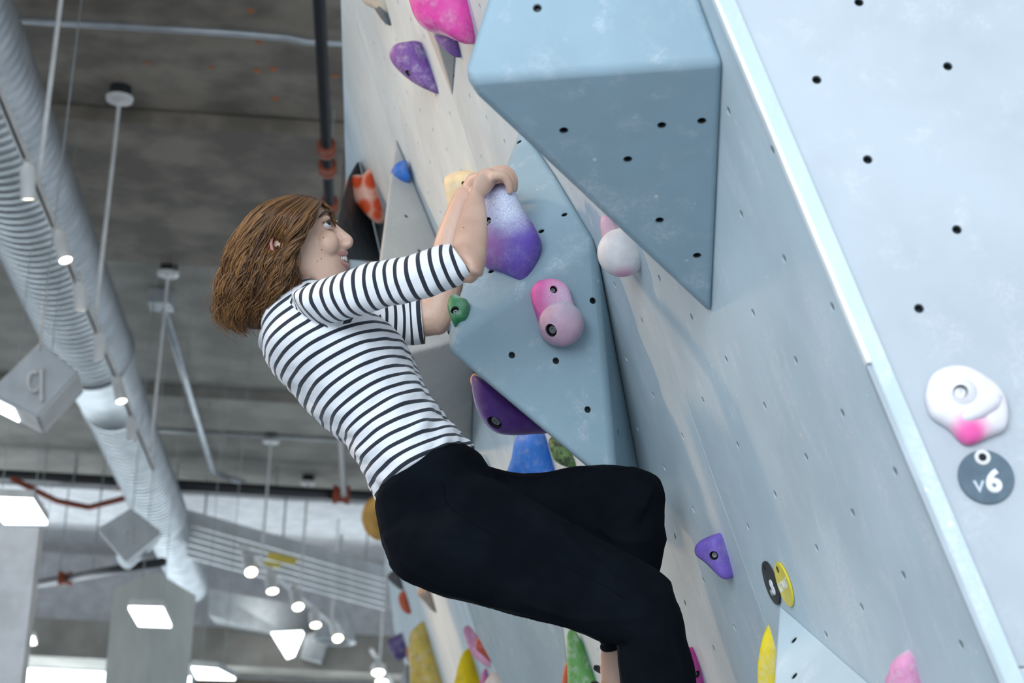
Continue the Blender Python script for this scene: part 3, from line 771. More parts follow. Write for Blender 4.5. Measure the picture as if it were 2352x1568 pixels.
px_box('diffuser', [(622, 1452), (655, 1506), (672, 1500), (694, 1448)], de + .2, .25, MAT['led'], root)  # air outlet, no lamp: its brightness is put in as glow
# hanging fixtures with lit undersides
def box_fixture(face, back, d, label, lit):
    """boxy hung fixture: front face corners, shift of the far face, depths"""
    root = empty('hanging_fixture', P(face[0][0], face[0][1], d), label, 'ceiling fixture')
    f = [P(x, y, d) for x, y in face]; sh = P(face[0][0] + back[0], face[0][1] + back[1], d + back[2]) - P(face[0][0], face[0][1], d)
    bm = bmesh.new(); add_prism(bm, f, sh); bmesh.ops.recalc_face_normals(bm, faces=bm.faces)
    bmesh.ops.bevel(bm, geom=bm.edges[:], offset=.012, segments=2, affect='EDGES')
    link('body', bm_mesh(bm), MAT['greyw'], root)
    a, b = f[0], f[3]
    m0 = a + (b - a) * .06; m1 = a + (b - a) * .52
    nn = (b - a).cross(sh).normalized(); c0 = sum(f, Vector()) / 4
    nn = -nn if nn.dot((a + b) / 2 - c0) < 0 else nn
    if lit:
        bm = bmesh.new(); add_prism(bm, [m0 + sh * .12 + nn * .01, m1 + sh * .12 + nn * .01, m1 + sh * .85 + nn * .01, m0 + sh * .85 + nn * .01], nn * -.008)
        link('lit_panel', bm_mesh(bm), MAT['led'], root)
    u1 = (f[1] - f[0]).normalized(); v1 = (f[2] - f[1]).normalized(); fn = u1.cross(v1).normalized(); fn = -fn if fn.dot(CF) > 0 else fn
    s = (f[1] - f[0]).length
    cc = c0 + fn * .03
    pts = [cc + (CR * math.cos(t) * .62 + CU * math.sin(t)) * s * .13 + fn * (.02) for t in [math.radians(a_) for a_ in range(60, 331, 30)]]
    bm = bmesh.new(); add_tube(bm, pts + [cc + CR * s * .10 - CU * s * .22, ], s * .022, 8); link('bracket', bm_mesh(bm), MAT['white'], root)
    bm = bmesh.new(); add_tube(bm, [cc + CR * s * .10 + CU * s * .16 - fn * .04, cc + CR * s * .10 + CU * s * .15 + fn * .02, cc + CR * s * .10 - CU * s * .25 + fn * .02, cc + CR * s * .1 - CU * s * .26 - fn * .04], s * .022, 8)
    link('bracket', bm_mesh(bm), MAT['white'], root)
    top = max(f + [p + sh for p in f], key=lambda p: p.z)
    bm = bmesh.new(); add_cyl(bm, top - Vector((0, 0, .05)), Vector((top.x, top.y, CAMZ + HC)), .004, n=8); link('drop_rod', bm_mesh(bm), MAT['galvd'], root)
    return root
box_fixture([(-30, 902), (93, 782), (183, 856), (86, 960)], (19, 40, .25), 9.0, 'grey box fixture with white bracket hanging left of the big duct', True)
box_fixture([(224, 1214), (300, 1166), (372, 1222), (288, 1290)], (6, 10, .35), 13.6, 'smaller grey box fixture with bracket behind the duct', False)
# flat LED panels
def led_panel(quad, d, label, dz):
    root = empty('led_panel', P(quad[0][0], quad[0][1], d), label, 'ceiling light', 'flat led panels')
    z = P(quad[0][0], quad[0][1], d).z
    f = [level(x, y, z) for x, y in quad]
    c = sum(f, Vector()) / 4
    bm = bmesh.new(); add_prism(bm, f, Vector((0, 0, .02))); bmesh.ops.recalc_face_normals(bm, faces=bm.faces); link('diffuser', bm_mesh(bm), MAT['led'], root)
    bm = bmesh.new(); add_prism(bm, [c + (p - c) * 1.03 + Vector((0, 0, .021)) for p in f], Vector((0, 0, .05))); bmesh.ops.recalc_face_normals(bm, faces=bm.faces); link('frame', bm_mesh(bm), MAT['white'], root)
    for sgn in (0, 2):
        p = c + (f[sgn] - c) * .5
        bm = bmesh.new(); add_cyl(bm, p + Vector((0, 0, .06)), Vector((p.x, p.y, CAMZ + HC)), .003, n=6); link('hanger_wire', bm_mesh(bm), MAT['galvd'], root)
    return root
led_panel([(-40, 1148), (74, 1152), (108, 1205), (10, 1204)], 11.0, 'largest flat white led panel at the left edge', 0)
led_panel([(295, 1398), (374, 1400), (393, 1441), (318, 1438)], 13.5, 'flat white led panel in front of the concrete column', 0)
led_panel([(440, 1536), (500, 1541), (540, 1562), (452, 1560)], 14.5, 'flat white led panel at the bottom right of the column', 0)
led_panel([(58, 1466), (78, 1465), (83, 1480), (62, 1482)], 20.0, 'small distant led panel beside the white pier', 0)
# pipes and conduits
def pipe(name, pts, r, mat, label, couplings=(), cat='pipe', fit=None):
    root = empty(name, pts[0], label, cat)
    bm = bmesh.new(); add_tube(bm, pts, r, 12); link('pipe_run', bm_mesh(bm), mat, root, smooth=True)
    for p, ax in couplings:
        bm = bmesh.new(); add_lathe(bm, p - ax * r * 1.6, ax, [(0, r * 1.05), (r * .1, r * 1.75), (r * .8, r * 1.75), (r, r * 1.35), (r * 2.2, r * 1.35), (r * 2.4, r * 1.75), (r * 3.1, r * 1.75), (r * 3.2, r * 1.05)], 14)
        link('coupling', bm_mesh(bm), fit or MAT['red'], root)
    for i in range(1, 4):
        p = Vector(pts[0]).lerp(Vector(pts[-1]), i / 4.0)
        bm = bmesh.new(); add_cyl(bm, p, Vector((p.x, p.y, CAMZ + HC)), r * .18, n=6); link('hanger', bm_mesh(bm), MAT['galvd'], root)
    return root
zp = CAMZ + 4.95
pa = level(730, -60, zp); pb_ = level(790, 1135, zp)
dr = (pb_ - pa).normalized()
pipe('sprinkler_pipe', [pa, pb_], .034, MAT['bpipe'], 'black sprinkler pipe with red couplings running along the wall top', [(level(750, 340, zp), dr), (level(752, 385, zp), dr), (level(757, 470, zp), dr)])
zq = CAMZ + 5.25
qa, qb = level(-60, 1086, zq), level(862, 1140, zq)
dq = (qb - qa).normalized()
pipe('sprinkler_main', [qa, qb], .062, MAT['bpipe'], 'thick black sprinkler main crossing the room', [(level(784, 1136, zq), dq), (level(292, 1106, zq), dq)])
zc = CAMZ + HC - .04
pipe('conduit', [level(*q, zc) for q in ((42, 46), (540, 76), (660, 86), (706, 96), (790, 98))], .022, MAT['galv'], 'pale conduit crossing the ceiling at the top', [], 'conduit')
pipe('conduit', [level(*q, zc - .10) for q in ((376, 706), (432, 892), (490, 1085), (560, 1108))], .032, MAT['galv'], 'grey conduit running back from the junction box', [], 'conduit')
bm = bmesh.new(); jb = level(370, 690, zc - .06)
add_box(bm, jb, HD * .12, LEFT * .10, Vector((0, 0, .06)))
tag(link('junction_box', bm_mesh(bm), MAT['galv']), 'steel junction box at the start of the grey conduit', 'junction box')
pipe('conduit', [level(*q, zc) for q in ((330, 905), (700, 925))], .025, MAT['galvd'], 'dull conduit crossing between the duct and her back', [], 'conduit')
pipe('conduit', [level(*q, zc) for q in ((330, 985), (800, 1012))], .025, MAT['galvd'], 'dull conduit crossing just above the black main', [], 'conduit')
pipe('sprinkler_branch', [level(*q, CAMZ + 4.3) for q in ((60, 1345), (250, 1310), (376, 1290))], .05, MAT['bpipe'], 'thin dark pipe slanting behind the duct near the column', [(level(150, 1328, CAMZ + 4.3), HD.cross(Vector((0, 0, 1))))])
pipe('sprinkler_branch', [level(*q, CAMZ + 5.05) for q in ((30, 1100), (130, 1150), (205, 1165), (300, 1140))], .035, MAT['red'], 'dark red pipe slanting below the black main', [])
# slatted tray across the far ceiling
root = empty('slatted_tray', P(650, 1260, 16), 'grey slatted cable tray with yellow markings under the far ceiling', 'cable tray')
for i in range(6):
    y0 = i * 15
    px_box('slat', [(430, 1192 + y0), (430, 1203 + y0), (884, 1330 + y0 * .92), (884, 1320 + y0 * .92)], [20.6 - i * .1, 20.6 - i * .1, 21.6 - i * .1, 21.6 - i * .1], .10, MAT['greyw'], root)
px_box('side_rail', [(425, 1168), (425, 1194), (884, 1322), (884, 1300)], [20.8, 20.8, 21.8, 21.8], .12, MAT['greyw'], root)
for fx, fy, fd in ((470, 1185, 20.9), (650, 1236, 21.2), (840, 1290, 21.6)):
    q = P(fx, fy, fd); bm = bmesh.new(); add_cyl(bm, q, Vector((q.x, q.y, CAMZ + HC)), .012, n=6); link('hanger', bm_mesh(bm), MAT['galvd'], root)
px_box('marking', [(618, 1266), (612, 1282), (676, 1296), (684, 1282)], 20.3, .03, MAT['yellowt'], root)
px_box('marking', [(590, 1284), (584, 1294), (640, 1304), (646, 1293)], 20.2, .03, MAT['yellowt'], root)
# conical pendant
cp = P(772, 1412, 22.6)
root = empty('pendant_lamp', cp, 'grey cone pendant lamp behind the far short track', 'pendant lamp')
bm = bmesh.new(); add_lathe(bm, cp + Vector((0, 0, .14)), (0, 0, -1), [(0, .06), (.05, .14), (.15, .19), (.48, .27), (.48, .25), (.15, .16)], 24); link('shade', bm_mesh(bm), MAT['galvd'], root, smooth=False)
bm = bmesh.new(); add_cyl(bm, cp + Vector((0, 0, .1)), Vector((cp.x, cp.y, CAMZ + HC)), .02, n=8); link('stem', bm_mesh(bm), MAT['galvd'], root)
# piers, column and end of the hall
def pier(name, quad, d, depth, mat, label):
    o = px_box(name, quad, d, depth, mat); return tag(o, label, 'pier')
f = [P(-120, 1195, 9.5), P(90, 1212, 9.5)]
zf = -0.3
bm = bmesh.new(); add_prism(bm, [f[0], f[1], Vector((f[1].x, f[1].y, 0)), Vector((f[0].x, f[0].y, 0))], Vector((CF.x, CF.y, 0)) * .12)
bmesh.ops.recalc_face_normals(bm, faces=bm.faces)
tag(link('partition_pier', bm_mesh(bm), MAT['plaster_lit']), 'white plastered pier at the lower left corner', 'pier')
cL, cM, cR_ = P(262, 1350, 17.0), P(356, 1362, 16.2), P(452, 1350, 17.2)
top = cL.z
bm = bmesh.new(); qd = [cL, cM, cR_, cL + cR_ - cM]
add_prism(bm, [Vector((p.x, p.y, 0)) for p in qd], Vector((0, 0, top)))
bmesh.ops.recalc_face_normals(bm, faces=bm.faces)
tag(link('concrete_column', bm_mesh(bm), MAT['column']), 'square concrete column below the end of the duct', 'column')
# far wall with its seen windows on the left
yA = 27.5
fw_ = empty('wall_far', HD * yA + LEFT * 4, kind='structure')
slab('concrete_beam', yA - 1.0, yA, -3, 16, 3.92, 4.42, MAT['concrete3'], fw_)
slab('concrete_spandrel', yA, yA + .3, -3, 16, 3.9, HC, MAT['plaster_lit'], fw_)  # whitened: the colour stands in for light the windows miss here
slab('concrete_infill', yA, yA + .3, -3, 2.6, 2.9, 3.9, MAT['concrete'], fw_)
for i in range(3):  # unseen windows below the view, added to light the far ceiling
    b0 = -3 + i * 1.86
    wn = empty('window_%d' % (i + 5), HD * yA + LEFT * (b0 + 1.2) + Vector((0, 0, CAMZ + 1.6)), kind='structure')
    slab('pane', yA + .1, yA + .14, b0 + .06, b0 + 1.8, .4, 2.9, MAT['daylit'], wn)
    slab('window_frame', yA + .02, yA + .22, b0 - .06, b0 + .06, .4, 2.9, MAT['greyw'], wn)
slab('concrete_spandrel', yA, yA + .3, -3, 16, -1.6, 0.4, MAT['concrete2'], fw_)
for i in range(4):
    b0 = 2.6 + i * 3.3
    wn = empty('window_%d' % (i + 1), HD * yA + LEFT * (b0 + 1.5) + Vector((0, 0, CAMZ + 1.6)), kind='structure')
    slab('pane', yA + .1, yA + .14, b0 + .06, b0 + 3.24, .4, 3.9, MAT['daylit'], wn)
    slab('window_frame', yA + .02, yA + .22, b0 - .06, b0 + .06, .4, 3.9, MAT['greyw'], wn)
# ------------------------------------------------------------------ the climber
PXM = lambda d: d * K / FPX                               # metres per pixel at depth d
def add_loft(bm, secs, n=28, e=2.0):
    """closed tube through cross-sections (centre, half axis 1, half axis 2); rounded ends"""
    rings = []
    def ring(c, a, b, f=1.0):
        out = []
        for k in range(n):
            t = 2 * math.pi * k / n; ct, st = math.cos(t), math.sin(t)
            out.append(bm.verts.new(c + a * (f * math.copysign(abs(ct) ** (2 / e), ct)) + b * (f * math.copysign(abs(st) ** (2 / e), st))))
        return out
    c0, a0, b0 = secs[0]; c1, a1, b1 = secs[-1]
    d0 = (secs[0][0] - secs[1][0]).normalized() * min(a0.length, b0.length) * .5
    d1 = (secs[-1][0] - secs[-2][0]).normalized() * min(a1.length, b1.length) * .5
    rings.append(ring(c0 + d0 * .9, a0, b0, .45)); rings.append(ring(c0 + d0 * .55, a0, b0, .82))
    for c, a, b in secs: rings.append(ring(c, a, b))
    rings.append(ring(c1 + d1 * .55, a1, b1, .82)); rings.append(ring(c1 + d1 * .9, a1, b1, .45))
    for r, s in zip(rings, rings[1:]):
        for k in range(n):
            l = (k + 1) % n; bm.faces.new((r[k], r[l], s[l], s[k]))
    bm.faces.new(rings[0][::-1]); bm.faces.new(rings[-1])
def sec(x1, y1, x2, y2, d, hd, sh=(0, 0), grow=0.0):
    """cross-section whose outline passes two sight lines; hd = half width away from the camera; sh = pixel slide of the far side"""
    p, q = P(x1, y1, d), P(x2, y2, d); c = (p + q) / 2; a = (q - p) / 2
    a = a * (1 + grow / max(a.length, 1e-6))
    m = PXM(d)
    b = CF * (hd + grow) + CR * (sh[0] * m) - CU * (sh[1] * m)
    return (c, a, b)
def densify(secs, k=4):
    A = np.array([list(c) + list(a) + list(b) for c, a, b in secs])
    S = spline(A, (len(secs) - 1) * k + 1)
    return [(Vector(r[0:3]), Vector(r[3:6]), Vector(r[6:9])) for r in S]
def limb(bm, joints, n=18):
    """round tapering limb through (point, radius) joints"""
    A = np.array([list(p) + [r] for p, r in joints]); S = spline(A, (len(joints) - 1) * 4 + 1)
    pts = [Vector(r[:3]) for r in S]; rs = [float(r[3]) for r in S]
    secs = []; x = Vector((.2, .9, .3))
    for i, p in enumerate(pts):
        d = pts[min(i + 1, len(pts) - 1)] - pts[max(i - 1, 0)]; m = frame(d, x); x = m.col[0]
        secs.append((p, m.col[0] * rs[i], m.col[1] * rs[i]))
    add_loft(bm, secs, n)
def ell(bm, c, ax, ay, az, seg=20):
    b2 = bmesh.new(); bmesh.ops.create_uvsphere(b2, u_segments=seg, v_segments=seg // 2 + 2, radius=1)
    m = Matrix((ax, ay, az)).transposed()
    vm = {v: bm.verts.new(Vector(c) + m @ v.co) for v in b2.verts}
    for f in b2.faces: bm.faces.new([vm[v] for v in f.verts])
    b2.free()
def fused(bm, voxel, smooth_iter=6, factor=.5):
    """weld overlapping closed shapes into one continuous surface"""
    bmesh.ops.recalc_face_normals(bm, faces=bm.faces)
    me = bm_mesh(bm); o = bpy.data.objects.new('tmp_fuse', me); COL.objects.link(o)
    r = o.modifiers.new('r', 'REMESH'); r.mode = 'VOXEL'; r.voxel_size = voxel; r.adaptivity = 0
    s = o.modifiers.new('s', 'SMOOTH'); s.factor = factor; s.iterations = smooth_iter
    out = evaluated(o); bpy.data.objects.remove(o)
    return out
def verts_np(me):
    a = np.empty(len(me.vertices) * 3); me.vertices.foreach_get('co', a); return a.reshape(-1, 3)
def normals_np(me):
    a = np.empty(len(me.vertices) * 3); me.vertex_normals.foreach_get('vector', a); return a.reshape(-1, 3)
def set_verts(me, a):
    me.vertices.foreach_set('co', a.reshape(-1)); me.update()

person = empty('person', P(1000, 1250, 3.2), 'climber in a striped top and black trousers hanging from the purple hold', 'person')

# --- skin body: head, neck, trunk, arms, hands, legs in one surface
MAT_skin, nt_, N_, L_, B_ = new_mat('skin')
_tc = N_.new('ShaderNodeTexCoord').outputs['Object']
_c = mix(N_, L_, ramp(N_, L_, noise(N_, L_, _tc, 14), .35, .7), (.64, .43, .33), (.58, .36, .27))
_c = mix(N_, L_, math_(N_, L_, 'MULTIPLY', ramp(N_, L_, noise(N_, L_, _tc, 120, 3), .55, .8), .3), _c, (.50, .27, .21))
L_.new(_c, B_.inputs['Base Color']); B_.inputs['Roughness'].default_value = .48
B_.inputs['Subsurface Weight'].default_value = .12; B_.inputs['Subsurface Radius'].default_value = (.012, .005, .003)
bump(N_, L_, B_, noise(N_, L_, _tc, 700, 2), .12, .0006)

bm = bmesh.new()
DH = 3.27                                                  # head's mid-plane
GX, EX = Vector((.96, .28)), Vector((-.28, .96))           # face forward / head up, in picture axes (x right, y up)
def head(g, e, lat=0.0, d=DH):
    """point in head space: g forward, e up in pixels from the head's centre, lat metres away from the camera"""
    x = 680 + g * GX.x + e * EX.x; y = 570 - (g * GX.y + e * EX.y)
    return P(x, y, d) + CF * lat
HG = (CR * GX.x + CU * GX.y).normalized(); HE = (CR * EX.x + CU * EX.y).normalized(); HL = CF
m_ = PXM(DH)
# skull and face in slices from crown to chin: (height, back, front, half width, squareness is handled by the nose etc.)
slices = [(104, -40, 36, .036), (96, -72, 62, .053), (80, -98, 82, .065), (58, -114, 94, .0705), (38, -120, 99, .0715), (18, -120, 95, .071), (0, -116, 96, .070),
          (-20, -118, 98, .068), (-38, -92, 99, .064), (-55, -60, 98, .060), (-72, -30, 96, .055), (-90, -2, 93, .048), (-104, 22, 88, .038), (-114, 44, 78, .026)]
secs = []
for e, bk, fr, hw in slices:
    c = head((bk + fr) / 2, e); secs.append((c, HG * ((fr - bk) / 2 * m_), HL * hw))
add_loft(bm, densify(secs, 3), 36, 2.25)
# brow, cheekbones, nose, lips, chin
for sg in (-1, 1):
    ell(bm, head(83, 42, sg * .028), HG * .012, HE * .008, HL * .024)          # brow ridge
    ell(bm, head(74, -12, sg * .040), HG * .024, HE * .024, HL * .022)         # cheek, lifted by the smile
    ell(bm, head(-24, 6, sg * .074), HG * .015, HE * .027, HL * .007)          # ear
nose = [(97, 34, .006), (107, 22, .007), (117, 6, .0085), (128, -10, .0100), (132, -18, .0112), (126, -25, .010)]
limb(bm, [(head(g - r / m_, e), r) for g, e, r in nose], 16)
limb(bm, [(head(92, -8), .010), (head(103, -24), .011)], 12)
for sg in (-1, 1): ell(bm, head(111, -24, sg * .0115), HG * .014, HE * .0085, HL * .0075)
limb(bm, [(head(88, -46, -.027), .004), (head(98, -43, -.014), .0052), (head(103, -41, 0), .006), (head(98, -43, .014), .0052), (head(88, -46, .027), .004)], 12)   # upper lip
limb(bm, [(head(86, -52, -.025), .004), (head(94, -67, -.012), .0055), (head(98, -69, 0), .006), (head(94, -67, .012), .0055), (head(86, -52, .025), .004)], 12)     # lower lip
ell(bm, head(82, -98), HG * .014, HE * .014, HL * .02)
# neck
limb(bm, [(head(-30, -20), .056), (head(-42, -80), .052), (P(700, 700, 3.27), .055), (P(705, 740, 3.27), .07)], 24)
# trunk inside the shirt
TORSO = [(612, 790, 770, 665, 3.27, .10), (622, 838, 838, 705, 3.27, .155), (655, 886, 900, 752, 3.27, .165), (705, 940, 942, 806, 3.27, .16), (765, 1000, 968, 868, 3.26, .15),
         (812, 1050, 1004, 930, 3.25, .14), (842, 1098, 1048, 985, 3.24, .145), (873, 1156, 1082, 1026, 3.24, .158)]
SH = (27, 46)
add_loft(bm, densify([sec(a, b, c, d, dd, hd - .012, SH, -.014) for a, b, c, d, dd, hd in TORSO], 2), 24)
add_loft(bm, densify([sec(890, 1170, 1085, 1050, 3.24, .15, SH), sec(905, 1250, 1110, 1100, 3.24, .15), sec(960, 1310, 1120, 1150, 3.22, .14)], 2), 24)
# arms
RS, RE, RW = P(735, 690, 3.10), P(1080, 606, 3.03), P(1097, 436, 3.27)
limb(bm, [(P(735, 700, 3.13), .036), (P(823, 668, 3.09), .031), (P(962, 635, 3.05), .029), (P(1040, 612, 3.035), .029), (RE, .033)], 20)
def fsec(x1, y1, x2, y2, d, hd): return sec(x1, y1, x2, y2, d, hd)
add_loft(bm, densify([fsec(1062, 612, 1110, 630, 3.02, .028), fsec(1044, 580, 1117, 596, 3.03, .034), fsec(1040, 556, 1120, 556, 3.07, .034), fsec(1046, 522, 1121, 520, 3.12, .033),
                      fsec(1057, 488, 1118, 486, 3.21, .029), fsec(1071, 456, 1114, 462, 3.28, .026), fsec(1084, 430, 1113, 452, 3.32, .025)], 3), 20)
LS, LE, LW = P(800, 730, 3.45), P(1000, 728, 3.46), P(1072, 448, 3.50)
limb(bm, [(LS, .046), (P(900, 735, 3.46), .040), (LE, .035)], 18)
limb(bm, [(P(992, 740, 3.46), .026), (LE, .036), (P(1020, 650, 3.47), .037), (P(1034, 560, 3.48), .031), (P(1055, 490, 3.49), .026), (LW, .024)], 18)
# hands: palm plus five separate fingers each
def hand(wrist, mcp, tips, thumb):
    """wrist sections -> palm; per finger: list of (x, y, depth, radius)"""
    add_loft(bm, densify(wrist + mcp, 3), 18, 2.3)
    for f in tips + [thumb]: limb(bm, [(P(x, y, d), r) for x, y, d, r in f], 12)
hand([sec(1084, 430, 1113, 452, 3.32, .024)], [sec(1090, 408, 1124, 442, 3.355, .028), sec(1104, 390, 1136, 426, 3.39, .034), sec(1120, 386, 1146, 414, 3.40, .037)],
     [[(1128, 404, 3.365, .0095), (1154, 404, 3.370, .0088), (1167, 420, 3.376, .0080), (1171, 440, 3.384, .0070)],
      [(1130, 398, 3.387, .0100), (1160, 396, 3.392, .0092), (1175, 415, 3.398, .0083), (1177, 438, 3.406, .0073)],
      [(1132, 394, 3.409, .0102), (1164, 391, 3.414, .0094), (1180, 412, 3.420, .0085), (1181, 437, 3.428, .0074)],
      [(1132, 394, 3.431, .0100), (1162, 390, 3.436, .0092), (1177, 410, 3.442, .0083), (1178, 434, 3.450, .0073)]],
     [(1106, 440, 3.40, .0125), (1118, 446, 3.445, .0110), (1130, 446, 3.475, .0095), (1142, 444, 3.49, .0085)])
hand([sec(1056, 446, 1086, 460, 3.51, .022)], [sec(1062, 424, 1096, 446, 3.51, .028), sec(1076, 402, 1108, 432, 3.505, .034), sec(1092, 396, 1118, 426, 3.50, .037)],
     [[(1104, 404, 3.467, .0100), (1136, 402, 3.470, .0092), (1150, 420, 3.474, .0083), (1152, 440, 3.478, .0073)],
      [(1104, 402, 3.489, .0102), (1138, 400, 3.492, .0094), (1153, 419, 3.496, .0085), (1155, 440, 3.50, .0074)],
      [(1103, 404, 3.511, .0100), (1135, 402, 3.514, .0092), (1150, 420, 3.518, .0083), (1152, 440, 3.522, .0073)],
      [(1101, 408, 3.532, .0095), (1130, 407, 3.536, .0088), (1144, 424, 3.54, .0080), (1146, 441, 3.544, .0070)]],
     [(1086, 440, 3.47, .0125), (1100, 446, 3.455, .0110), (1112, 448, 3.455, .0095), (1124, 448, 3.46, .0085)])
# legs inside the trousers, bare left ankle
limb(bm, [(P(1000, 1215, 3.16), .075), (P(1200, 1285, 3.09), .065), (P(1380, 1350, 3.05), .05), (P(1470, 1395, 3.035), .042), (P(1492, 1470, 3.035), .042), (P(1505, 1560, 3.05), .042), (P(1528, 1720, 3.09), .034), (P(1540, 1800, 3.1), .034), (P(1600, 1835, 3.08), .026)], 16)
limb(bm, [(P(1080, 1190, 3.34), .06), (P(1280, 1172, 3.32), .05), (P(1400, 1172, 3.28), .042), (P(1446, 1196, 3.262), .038), (P(1448, 1270, 3.262), .038), (P(1440, 1350, 3.272), .036), (P(1420, 1440, 3.288), .027), (P(1409, 1510, 3.29), .0245), (P(1408, 1560, 3.29), .023), (P(1412, 1610, 3.29), .026), (P(1470, 1650, 3.26), .022)], 16)
me = fused(bm, .0031, 4, .5)
body = link('body', me, MAT_skin, person, origin=P(1000, 1250, 3.2), smooth=True)

# --- face details
m_eye = simple('eye_white', (.80, .80, .80), .15); m_iris = simple('dark_iris', (.02, .015, .012), .1)
m_brow = simple('brown_brow', (.09, .05, .03), .8); m_lip = simple('rose_lip', (.56, .27, .24), .4); m_teeth = simple('teeth', (.82, .80, .74), .25)
m_pink = simple('flushed_ear', (.66, .30, .26), .5)
def patch(name, bmx, mat, parent=person, smooth=True): return link(name, bm_mesh(bmx), mat, parent, smooth=smooth)
for sg in (-1, 1):
    b = bmesh.new(); ell(b, head(83, 28, sg * .0335), HG * .0105, HE * .0075, HL * .011)
    ey = patch('eye', b, m_eye)
    b = bmesh.new(); ell(b, head(90, 31, sg * .0360), HG * .0058, HE * .0062, HL * .0075); patch('iris', b, m_iris, ey)
    b = bmesh.new(); limb(b, [(head(98, 34, sg * .020), .0012), (head(97, 37.5, sg * .030), .0019), (head(89, 38, sg * .040), .0018), (head(80, 33, sg * .0465), .0010)], 8); patch('upper_lashes', b, m_brow, ey)
    b = bmesh.new(); limb(b, [(head(96, 20, sg * .022), .0014), (head(93, 18.5, sg * .033), .0017), (head(84, 19, sg * .042), .0014)], 8); patch('lower_lid', b, MAT_skin, ey)
    b = bmesh.new(); limb(b, [(head(104, 50, sg * .012), .0022), (head(101, 56, sg * .026), .0028), (head(91, 57, sg * .042), .0026), (head(76, 48, sg * .053), .0012)], 8); patch('eyebrow', b, m_brow)
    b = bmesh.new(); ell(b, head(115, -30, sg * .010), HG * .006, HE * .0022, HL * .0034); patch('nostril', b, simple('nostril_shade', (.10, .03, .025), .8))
b = bmesh.new(); limb(b, [(head(80, -44, -.0325), .0020), (head(90, -43.5, -.026), .0040), (head(101, -43, -.013), .0050), (head(105, -41.5, 0), .0054), (head(101, -43, .013), .0050), (head(90, -43.5, .026), .0040), (head(80, -44, .0325), .0020)], 12)
lp = patch('lips', b, m_lip)
b = bmesh.new(); limb(b, [(head(80, -46, -.0322), .0020), (head(88, -58, -.026), .0034), (head(96, -67.5, -.013), .0048), (head(100, -70, 0), .0052), (head(96, -67.5, .013), .0048), (head(88, -58, .026), .0034), (head(80, -46, .0322), .0020)], 12); patch('lower_lip', b, m_lip, lp)
for i in range(-4, 5):
    a = i / 4.0; b = bmesh.new()
    ell(b, head(102.5 - 15 * a * a, -54 + 3.5 * abs(a), a * .0245), HG * .0032, HE * (.0066 - .0022 * abs(a)), HL * .0038, 10); patch('tooth', b, m_teeth)
b = bmesh.new(); limb(b, [(head(-16, 26, -.086), .0024), (head(-30, 33, -.089), .0034), (head(-41, 18, -.090), .0036), (head(-40, -4, -.088), .0034), (head(-28, -22, -.084), .0045)], 10); patch('ear_rim', b, m_pink)
for (x, y) in ((743, 546), (739, 573), (738, 594), (729, 600), (760, 554)):
    from mathutils.bvhtree import BVHTree
_bm = bmesh.new(); _bm.from_mesh(me); _bm.transform(Matrix.Translation(world_loc(body))); _bv = BVHTree.FromBMesh(_bm); _bm.free()
for (x, y, r) in ((743, 546, .0011), (739, 573, .0013), (738, 594, .0011), (729, 600, .0011), (1065, 523, .0016)):
    d = (ROT @ ray(x, y)).normalized(); loc, nn, i, ds = _bv.ray_cast(CAMPOS, d)
    if loc is not None:
        b = bmesh.new(); ell(b, loc, CR * r, CU * r, CF * r * .6, 8); patch('mole', b, simple('mole_brown', (.22, .10, .07), .6))

# --- hair: dark under-volume plus many wavy locks
HAIR = [(742, 466), (716, 452), (680, 449), (640, 456), (596, 478), (558, 520), (532, 580), (510, 640), (502, 700), (512, 742), (548, 768), (592, 776), (622, 762), (646, 730), (668, 690), (694, 652), (690, 600), (704, 552), (732, 512)]
b, c = puff_bm([(x * .9 + 62, y * .9 + 60) for x, y in HAIR], P(620, 600, DH), -CF, .060, .060, 48, power=.7)
mh, nt_, N_, L_, B_ = new_mat('brown_wavy_hair')
_at = N_.new('ShaderNodeAttribute'); _at.attribute_name = 'tone'
_tc = N_.new('ShaderNodeTexCoord').outputs['Object']
_c = mix(N_, L_, _at.outputs['Fac'], (.038, .016, .007), (.34, .165, .058))
L_.new(_c, B_.inputs['Base Color']); B_.inputs['Roughness'].default_value = .5; B_.inputs['Specular IOR Level'].default_value = .35
hair = link('hair', bm_mesh(b), simple('dark_brown_underhair', (.05, .025, .012), .6), person, origin=c, smooth=True)
G = [[(744, 466), (742, 492), (722, 530), (700, 560), (688, 600), (694, 640), (684, 672)],
     [(728, 457), (704, 498), (676, 548), (660, 600), (668, 648), (656, 690), (650, 716)],
     [(708, 452), (664, 490), (628, 548), (614, 612), (622, 668), (612, 718), (622, 756)],
     [(684, 449), (622, 482), (582, 545), (560, 612), (556, 672), (552, 726), (578, 770)],
     [(660, 450), (596, 478), (550, 540), (522, 612), (506, 672), (508, 730), (544, 766)]]
GS = np.array([spline(g_, 22) for g_ in G])
def guide(a):
    """path across the fan of guides, a = 0 at the face .. 1 at the back outline"""
    t = a * (len(G) - 1); i = min(int(t), len(G) - 2); u = t - i
    return GS[i] * (1 - u) + GS[i + 1] * u
hb = bmesh.new(); tones = []
lay = hb.verts.layers.float.new('tone')
rng = random.Random(3)
CL = []
for i in range(90):
    CL.append(dict(a=(i + rng.random()) / 90 * 1.02, ph=rng.uniform(0, 6.28), fr=rng.uniform(1.9, 3.1), amp=rng.uniform(5, 13), tone=rng.uniform(.08, .9), cut=rng.uniform(.88, 1.0), lift=rng.uniform(-.05, .12)))
